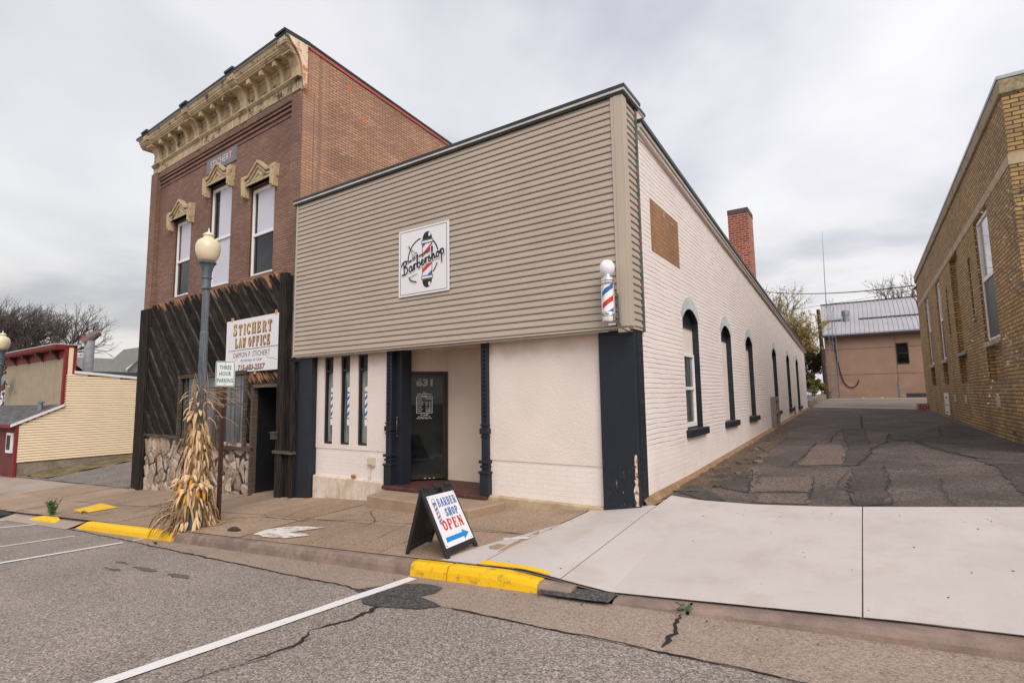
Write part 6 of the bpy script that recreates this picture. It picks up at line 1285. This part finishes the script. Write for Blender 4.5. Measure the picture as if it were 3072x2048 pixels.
# low stone wall beyond the white building
m=MB(); P=[]
for i in range(24):
    y=34.8+i*.52; x=-2.75+.25*(i/23.); j=random.uniform(-.03,.03); z=zA(-2.6,y); m.box(x-.45+j,x+j+.02*(i%2),y,y+.515,z-.3,z+.36+random.uniform(-.03,.03))
m.box(-2.9,-2.2,47.4,47.9,1.0,1.75); tag(m.build('low_stone_wall','concrete_foot',bevel=.02),'low rough stone wall beyond the far end of the white building','wall')
m=MB()
for i in range(9): m.tube([(-3.3,37+i*1.2,.9),(-3.3,37+i*1.2,1.9)],.03,4)
for z in (1.4,1.85): m.tube([(-3.3,37,z),(-3.3,46.6,z)],.02,4)
tag(m.build('pipe_railing','galvanised'),'grey pipe railing in front of the autumn shrubs behind the low stone wall','railing')
# ------------------------------------------------------------------ tan building on the left
tb=thing('false_front_building','cream sided false front building with dark red trim and shingled lean-to','building',(-31,8,-1.2))
xt=-31.
m=MB(); gp=MB(); H2=.115
def ztop(y): return 3.10-.0865*(y-9.38)
def zbotf(y): return -.84
z=-.84; i=0
def seg(z0,z1,o,mm):
    # horizontal course clipped to the wall outline
    ys_=7.5 if z1<.80 else (7.5+(z1-.80)/(1.56-.80)*1.55 if z1<1.58 else 9.08)
    ye=26. 
    yt=9.38+(3.10-z1)/.0865
    if z1>3.1: return
    ye=min(26.,yt)
    mm.add([(xt+o,ys_,z0),(xt+o,ye,z0),(xt+.004,ye,z1),(xt+.004,ys_,z1),(xt-.02,ys_,z0),(xt-.02,ye,z0)],[(0,1,2,3),(0,4,5,1)],rnd=.5)
while z<3.1: seg(z,z+H2-.016,.03,m); z+=H2
m.build('side_siding','tan_siding',tb,recalc=False)
m=MB(); m.add([(xt-.001,7.5,-.9),(xt-.001,26,-.9),(xt-.001,26,1.66),(xt-.001,9.38,3.1),(xt-.001,9.08,3.1),(xt-.001,9.08,1.56),(xt-.001,7.5,.78)],[tuple(range(7))]); m.build('side_wall','tan_siding_gap',tb)
m=MB(); m.box(xt-.2,xt-.01,7.52,26,-2,-.84); m.build('foundation','concrete_foot',tb)
m=MB(); m.hexa([(xt-.1,9.38,3.08),(xt+.08,9.38,3.08),(xt+.08,26,1.64),(xt-.1,26,1.64),(xt-.1,9.38,3.20),(xt+.08,9.38,3.20),(xt+.08,26,1.76),(xt-.1,26,1.76)]); m.build('white_fascia','window_white',tb)
m=MB(); m.add([(xt-.1,9.3,3.15),(xt-10,9.3,3.15),(xt-10,26,1.7),(xt-.1,26,1.7)],[(0,1,2,3)]); m.build('main_roof','coping_dark',tb)
m=MB(); m.box(xt-9,xt-.16,9.05,9.35,1.4,4.15); m.build('front_panel','beige_panel',tb)
m=MB(); q=xt-.4
while q>xt-9: m.box(q,q+.035,9.035,9.05,1.45,3.80); q-=.30
m.build('panel_battens','beige_panel',tb)
m=MB(); m.box(xt-.16,xt+.02,8.98,9.12,1.45,4.3); m.box(xt-.06,xt+.02,9.30,9.44,3.05,4.34); m.box(xt-9,xt-.16,8.99,9.06,3.82,4.15); m.box(xt-9.3,xt+.02,8.62,9.42,4.28,4.40); m.hexa([(xt-9.3,8.66,4.18),(xt+.0,8.66,4.18),(xt+.0,9.1,4.18),(xt-9.3,9.1,4.18),(xt-9.3,8.60,4.28),(xt+.02,8.60,4.28),(xt+.02,9.1,4.28),(xt-9.3,9.1,4.28)]); m.build('red_trim','red_trim',tb)
m=MB(); m.box(xt-.05,xt+.01,9.12,9.30,3.05,4.27); m.build('end_siding','tan_siding',tb)
m=MB(); m.box(xt-9.4,xt+.05,8.58,9.46,4.402,4.44); m.build('front_cap','coping_light',tb)
for i in range(4):
    m=MB(); xq=xt-1.0-i*2.1; m.prism([(9.04,3.75),(8.95,3.80),(8.86,3.95),(8.70,4.05),(8.68,4.17),(9.04,4.17)],lambda p,q,t:(t,p,q),xq,xq+.14); m.build('eave_bracket','brown_post',tb,recalc=True)
m=MB(); m.hexa([(xt-9.3,7.3,.74),(xt+.08,7.3,.74),(xt+.08,9.08,1.58),(xt-9.3,9.08,1.58),(xt-9.3,7.3,.80),(xt+.08,7.3,.80),(xt+.08,9.08,1.64),(xt-9.3,9.08,1.64)]); rf=m.build('shed_roof','shingles',tb)
m=MB(); m.hexa([(xt+.081,7.25,.68),(xt+.11,7.25,.68),(xt+.11,9.08,1.55),(xt+.081,9.08,1.55),(xt+.081,7.25,.80),(xt+.11,7.25,.80),(xt+.11,9.08,1.66),(xt+.081,9.08,1.66)]); m.build('rake_board','window_white',rf)
m=MB(); m.box(xt-9.3,xt+.0,7.5,7.6,-1.9,.78); m.build('front_wall','dark_red_wall',tb); m=MB(); m.box(xt-.10,xt+.035,7.46,7.56,-1.8,.78); m.box(xt-9.3,xt+.1,7.22,7.30,.66,.80); m.build('corner_board','red_trim',tb)
m=MB(); m.box(xt-1.05,xt-.35,7.42,7.50,-.45,.42); wo=m.build('window','window_white',tb); m=MB(); m.box(xt-.95,xt-.45,7.412,7.42,-.32,.32); m.build('pane','glass_dark',wo)
m=MB(); m.tube([(xt-1.35,8.6,1.35),(xt-1.35,8.6,1.75)],.10,8); m.lathe([(.0,0),(.16,0),(.16,.05),(.0,.09)],(xt-1.35,8.6,1.72),10); m.build('roof_vent','galvanised',tb)
m=MB(); m.lathe([(.22,0),(.22,1.9),(.23,2.0)],(-33.5,10.7,2.9),14); fp=m.build('flue_pipe','flue_metal',tb,smooth=False); m=MB(); m.tube([(-33.62,10.45,4.78),(-33.5,10.75,5.10),(-33.35,11.05,5.38)],[.26,.24,.17],10); m.build('flue_cap','rusty_cap',fp)
# satellite dish
sdh=thing('satellite_dish','dark grey satellite dish on an arm left of the false front','satellite dish',(-38.5,8.9,2.5))
m=MB(); P=[]
for i in range(5):
    r=.45*i/4; P.append([(-38.6+r*math.cos(a*.524)*.95,8.6-.12*(1-(r/.45)**2)+.2*r*math.sin(a*.524),2.95+r*math.sin(a*.524)*.8) for a in range(13)])
m.grid(P); m.build('dish','galvanised',sdh,smooth=True); m=MB(); m.tube([(-38.6,8.6,2.95),(-38.3,8.85,2.6),(-37.8,8.95,2.35)],.03,5); m.build('arm','galvanised',sdh)
# grey house behind
gh=thing('shingled_house','grey shingle roofed house with a pale gable behind the cream building','house',(-55,22,2))
m=MB(); gx0,gx1=-66.,-45.; gy=20.
def RR(a,b,y): return (a*y,y,1.65+b*y)
# main roof slab facing the camera side (+x): ridge runs in y at x=-62
m.add([(-58,16.,4.0),(-48,16.0,4.0),(-48,30,4.0),(-58,30,4.0)],[(0,1,2,3)])
m=MB(); rx=-60; 
m.add([(-54,17.0,4.35),(-54,24.5,4.35),(-58.5,24.5,5.80),(-58.5,17.0,5.80)],[(0,1,2,3)]); m.add([(-58.5,17.,5.8),(-58.5,24.5,5.8),(-63,24.5,4.35),(-63,17.,4.35)],[(0,1,2,3)]); m.build('roof','grey_shingles',gh)
m=MB(); m.box(-63,-54.1,17.2,24.3,-1.,4.35); m.build('wall','grey_siding',gh)
m=MB(); m.box(-54.15,-53.9,16.9,24.6,3.75,4.34); m.build('fascia','dark_fascia',gh)
m=MB(); yc=21.9; m.prism([(yc-1.7,4.4),(yc,6.55),(yc+1.9,4.4)],lambda p,q,t:(t,p,q),-56.6,-54.6); m.build('gable_wall','grey_siding',gh,recalc=True)
m=MB()
for (a,b) in (((yc-1.75,4.5),(yc,6.66)),((yc,6.66),(yc+1.95,4.5))):
    m.prism([a,b,(b[0],b[1]+.14),(a[0],a[1]+.14)],lambda p,q,t:(t,p,q),-54.6,-54.2)
m.build('gable_trim','window_white',gh,recalc=True)
m=MB(); m.add([(-54.1,yc,6.84),(-60,yc,6.84),(-60,yc+3.2,3.2+.0),(-54.1,yc+1.97,4.55)],[(0,1,2,3)]); m.add([(-54.1,yc,6.83),(-60,yc,6.83),(-60,yc-1.97,4.55),(-54.1,yc-1.77,4.6)],[(0,1,2,3)]); m.build('gable_roof','grey_shingles',gh)
# ------------------------------------------------------------------ trees
def tree(name,x,y,z,H_,spread,seed,label,leaf=None,nleaf=0,lsize=.12,depth=6,trunk=.3,bark='bark',first=.28,cat='tree',group=None,fork=3,lean=(0,0)):
    r=random.Random(seed); root=thing(name,label,cat,(x,y,z),group); tm=MB(); cm=MB(); tips=[]
    def grow(p,d,L,rad,lv):
        n=3 if lv>1 else 2; pts=[p.copy()]; q=p.copy(); dd_=d.copy()
        for i in range(n):
            dd_=(dd_+Vector((r.uniform(-1,1),r.uniform(-1,1),r.uniform(-.5,.7)))*(.14+.02*(depth-lv))).normalized(); q=q+dd_*(L/n); pts.append(q.copy())
        m=tm if lv>=depth-1 else cm
        m.tube(pts,[rad*(1-.32*i/n) for i in range(n+1)],6 if lv>=depth-1 else 3,cap=False)
        if lv<=2: tips.extend(pts[1:])
        if lv==0: return
        k=fork+(1 if r.random()<.4 else 0) if lv<depth else fork+1
        for i in range(k):
            an=2*math.pi*(i+r.random())/k; tilt=r.uniform(.35,.8)*(spread if lv>=depth-1 else 1.); s_=dd_.orthogonal().normalized(); s_.rotate(Matrix.Rotation(an,3,dd_)); nd=(dd_+s_*tilt+Vector((0,0,.12))).normalized()
            b=pts[-1] if i==0 or lv==depth else pts[r.randrange(1,len(pts))]
            grow(b,nd,L*r.uniform(.62,.82),rad*.58,lv-1)
    tm.v=[]; d0=Vector((lean[0],lean[1],1)).normalized()
    grow(Vector((x,y,z-.2)),d0,H_*first,trunk,depth)
    tm.build('trunk',bark,root); 
    cw=cm.build('crown',bark,root)
    if leaf and nleaf:
        lm=MB()
        for i in range(nleaf):
            p=r.choice(tips)+Vector((r.gauss(0,.25),r.gauss(0,.25),r.gauss(0,.25)))*lsize*2.2; a=Vector((r.uniform(-1,1),r.uniform(-1,1),r.uniform(-1,1))).normalized(); b=a.orthogonal().normalized(); s_=lsize*r.uniform(.5,1.2)
            lm.add([tuple(p-a*s_),tuple(p-b*s_*.5),tuple(p+a*s_),tuple(p+b*s_*.5)],[(0,1,2,3)],rnd=r.random())
        lm.build('leaves',leaf,root,attrs=True)
    return root
TG='bare trees behind the false front'
tree('bare_tree',-84,20,0,19,1.0,21,'bare spreading tree behind the flue pipe of the cream building',trunk=.46,depth=6,first=.25,group=TG)
tree('bare_tree',-78,22.3,0,16.5,1.1,26,'bare tree with wide low branches rightmost behind the flue pipe',trunk=.40,depth=6,first=.26,group=TG)
tree('bare_tree',-78,16,0,18.5,1.,25,'bare tree rising over the middle of the red trimmed false front',trunk=.42,depth=6,first=.25,group=TG)
tree('bare_tree',-90,16.5,0,16,1.,33,'bare tree at the left edge behind the distant lamp globe',trunk=.44,depth=6,first=.27,group=TG)
tree('autumn_tree',-56,12.3,-1,7.6,1.,41,'dark tree with orange leaves left of the beige false front','leaf_orange',900,.17,depth=5,trunk=.2)
tree('autumn_tree',-7.4,50,.6,13.6,.8,51,'tall autumn tree with sparse yellow leaves beside the brick chimney','leaf_autumn',1300,.12,depth=6,trunk=.2,bark='bark_light',first=.28)
tree('autumn_tree',-4.9,44,.8,9.5,1.,52,'rounded yellow leaved tree beyond the end of the white building','leaf_autumn',5200,.09,depth=6,trunk=.14,bark='bark_light',first=.24)
tree('autumn_tree',-4.6,52,.8,8.6,1.,53,'bushy green and yellow tree left of the leaning wooden pole','leaf_green',9000,.09,depth=6,trunk=.12,bark='bark_light',first=.2)
tree('shrub',-3.35,45.5,.9,4.4,1.2,54,'dense dark green shrub behind the pipe railing','leaf_green',6500,.08,depth=5,trunk=.06,first=.14,cat='shrub')
tree('bare_tree',4.6,75,1.5,15.5,.6,61,'bare tree with a few red leaves above the metal roof on the right','leaf_orange',260,.14,depth=6,trunk=.3,first=.28,bark='bark_light')
tree('shrub',-4.0,49.5,.9,5.6,1.2,55,'tall dark green thicket filling the gap behind the low stone wall','leaf_green',7000,.10,depth=5,trunk=.07,first=.16,cat='shrub')
tree('shrub',-3.25,35.6,.75,.9,1.2,71,'small leafy green plant at the far corner of the white building','leaf_pale',160,.09,depth=3,trunk=.02,first=.3,cat='shrub')
# distant roof peeking over metal roof
m=MB(); m.prism([(60,8.6),(60,9.6),(66,11.),(72,9.6),(72,8.6)],lambda p,q,t:(t,p,q),3.2,16.); tag(m.build('distant_roof','grey_shingles',recalc=True),'dark grey house roof just showing above the metal roof on the right','roof')
# sapling reaching in from the right edge
sp=thing('sapling','thin branched sapling with pink and green leaves against the right brick wall','tree',(2.35,10.3,.5))
r=random.Random(5); bm_=MB(); lm=MB()
bm_.tube([(2.35,10.3,.4),(2.38,10.3,1.6),(2.32,10.35,2.6),(2.30,10.4,3.9)],[.035,.028,.02,.01],6)
def tw_(p,d,L,rad,lv):
    pts=[p]; q=p.copy()
    for i in range(4): d=(d+Vector((r.uniform(-.2,.2),r.uniform(-.2,.2),r.uniform(-.12,.16)))).normalized(); q=q+d*L/4; pts.append(q.copy())
    bm_.tube(pts,[rad*(1-.2*i) for i in range(5)],3,cap=False)
    if lv: 
        for i in range(4): nd=(d+Vector((r.uniform(-.8,.8),r.uniform(-.8,.8),r.uniform(-.5,.6)))).normalized(); tw_(pts[r.randrange(1,5)],nd,L*.6,rad*.55,lv-1)
    elif r.random()<.3:
        for _ in range(2):
            a=Vector((r.uniform(-1,1),r.uniform(-1,1),r.uniform(-1,1))).normalized(); b=a.orthogonal().normalized(); s_=.022; p_=pts[-1]
            lm.add([tuple(p_-a*s_),tuple(p_-b*s_*.6),tuple(p_+a*s_),tuple(p_+b*s_*.6)],[(0,1,2,3)],rnd=r.random())
for i in range(20):
    z=1.5+i*.16; tw_(Vector((2.34,10.33,z)),Vector((r.uniform(-1,-.3),r.uniform(-.2,1),r.uniform(.0,.5))).normalized(),r.uniform(.35,.7),.012,2)
bm_.build('trunk','bark_light',sp); lm.build('leaves','leaf_pale',sp,attrs=True)
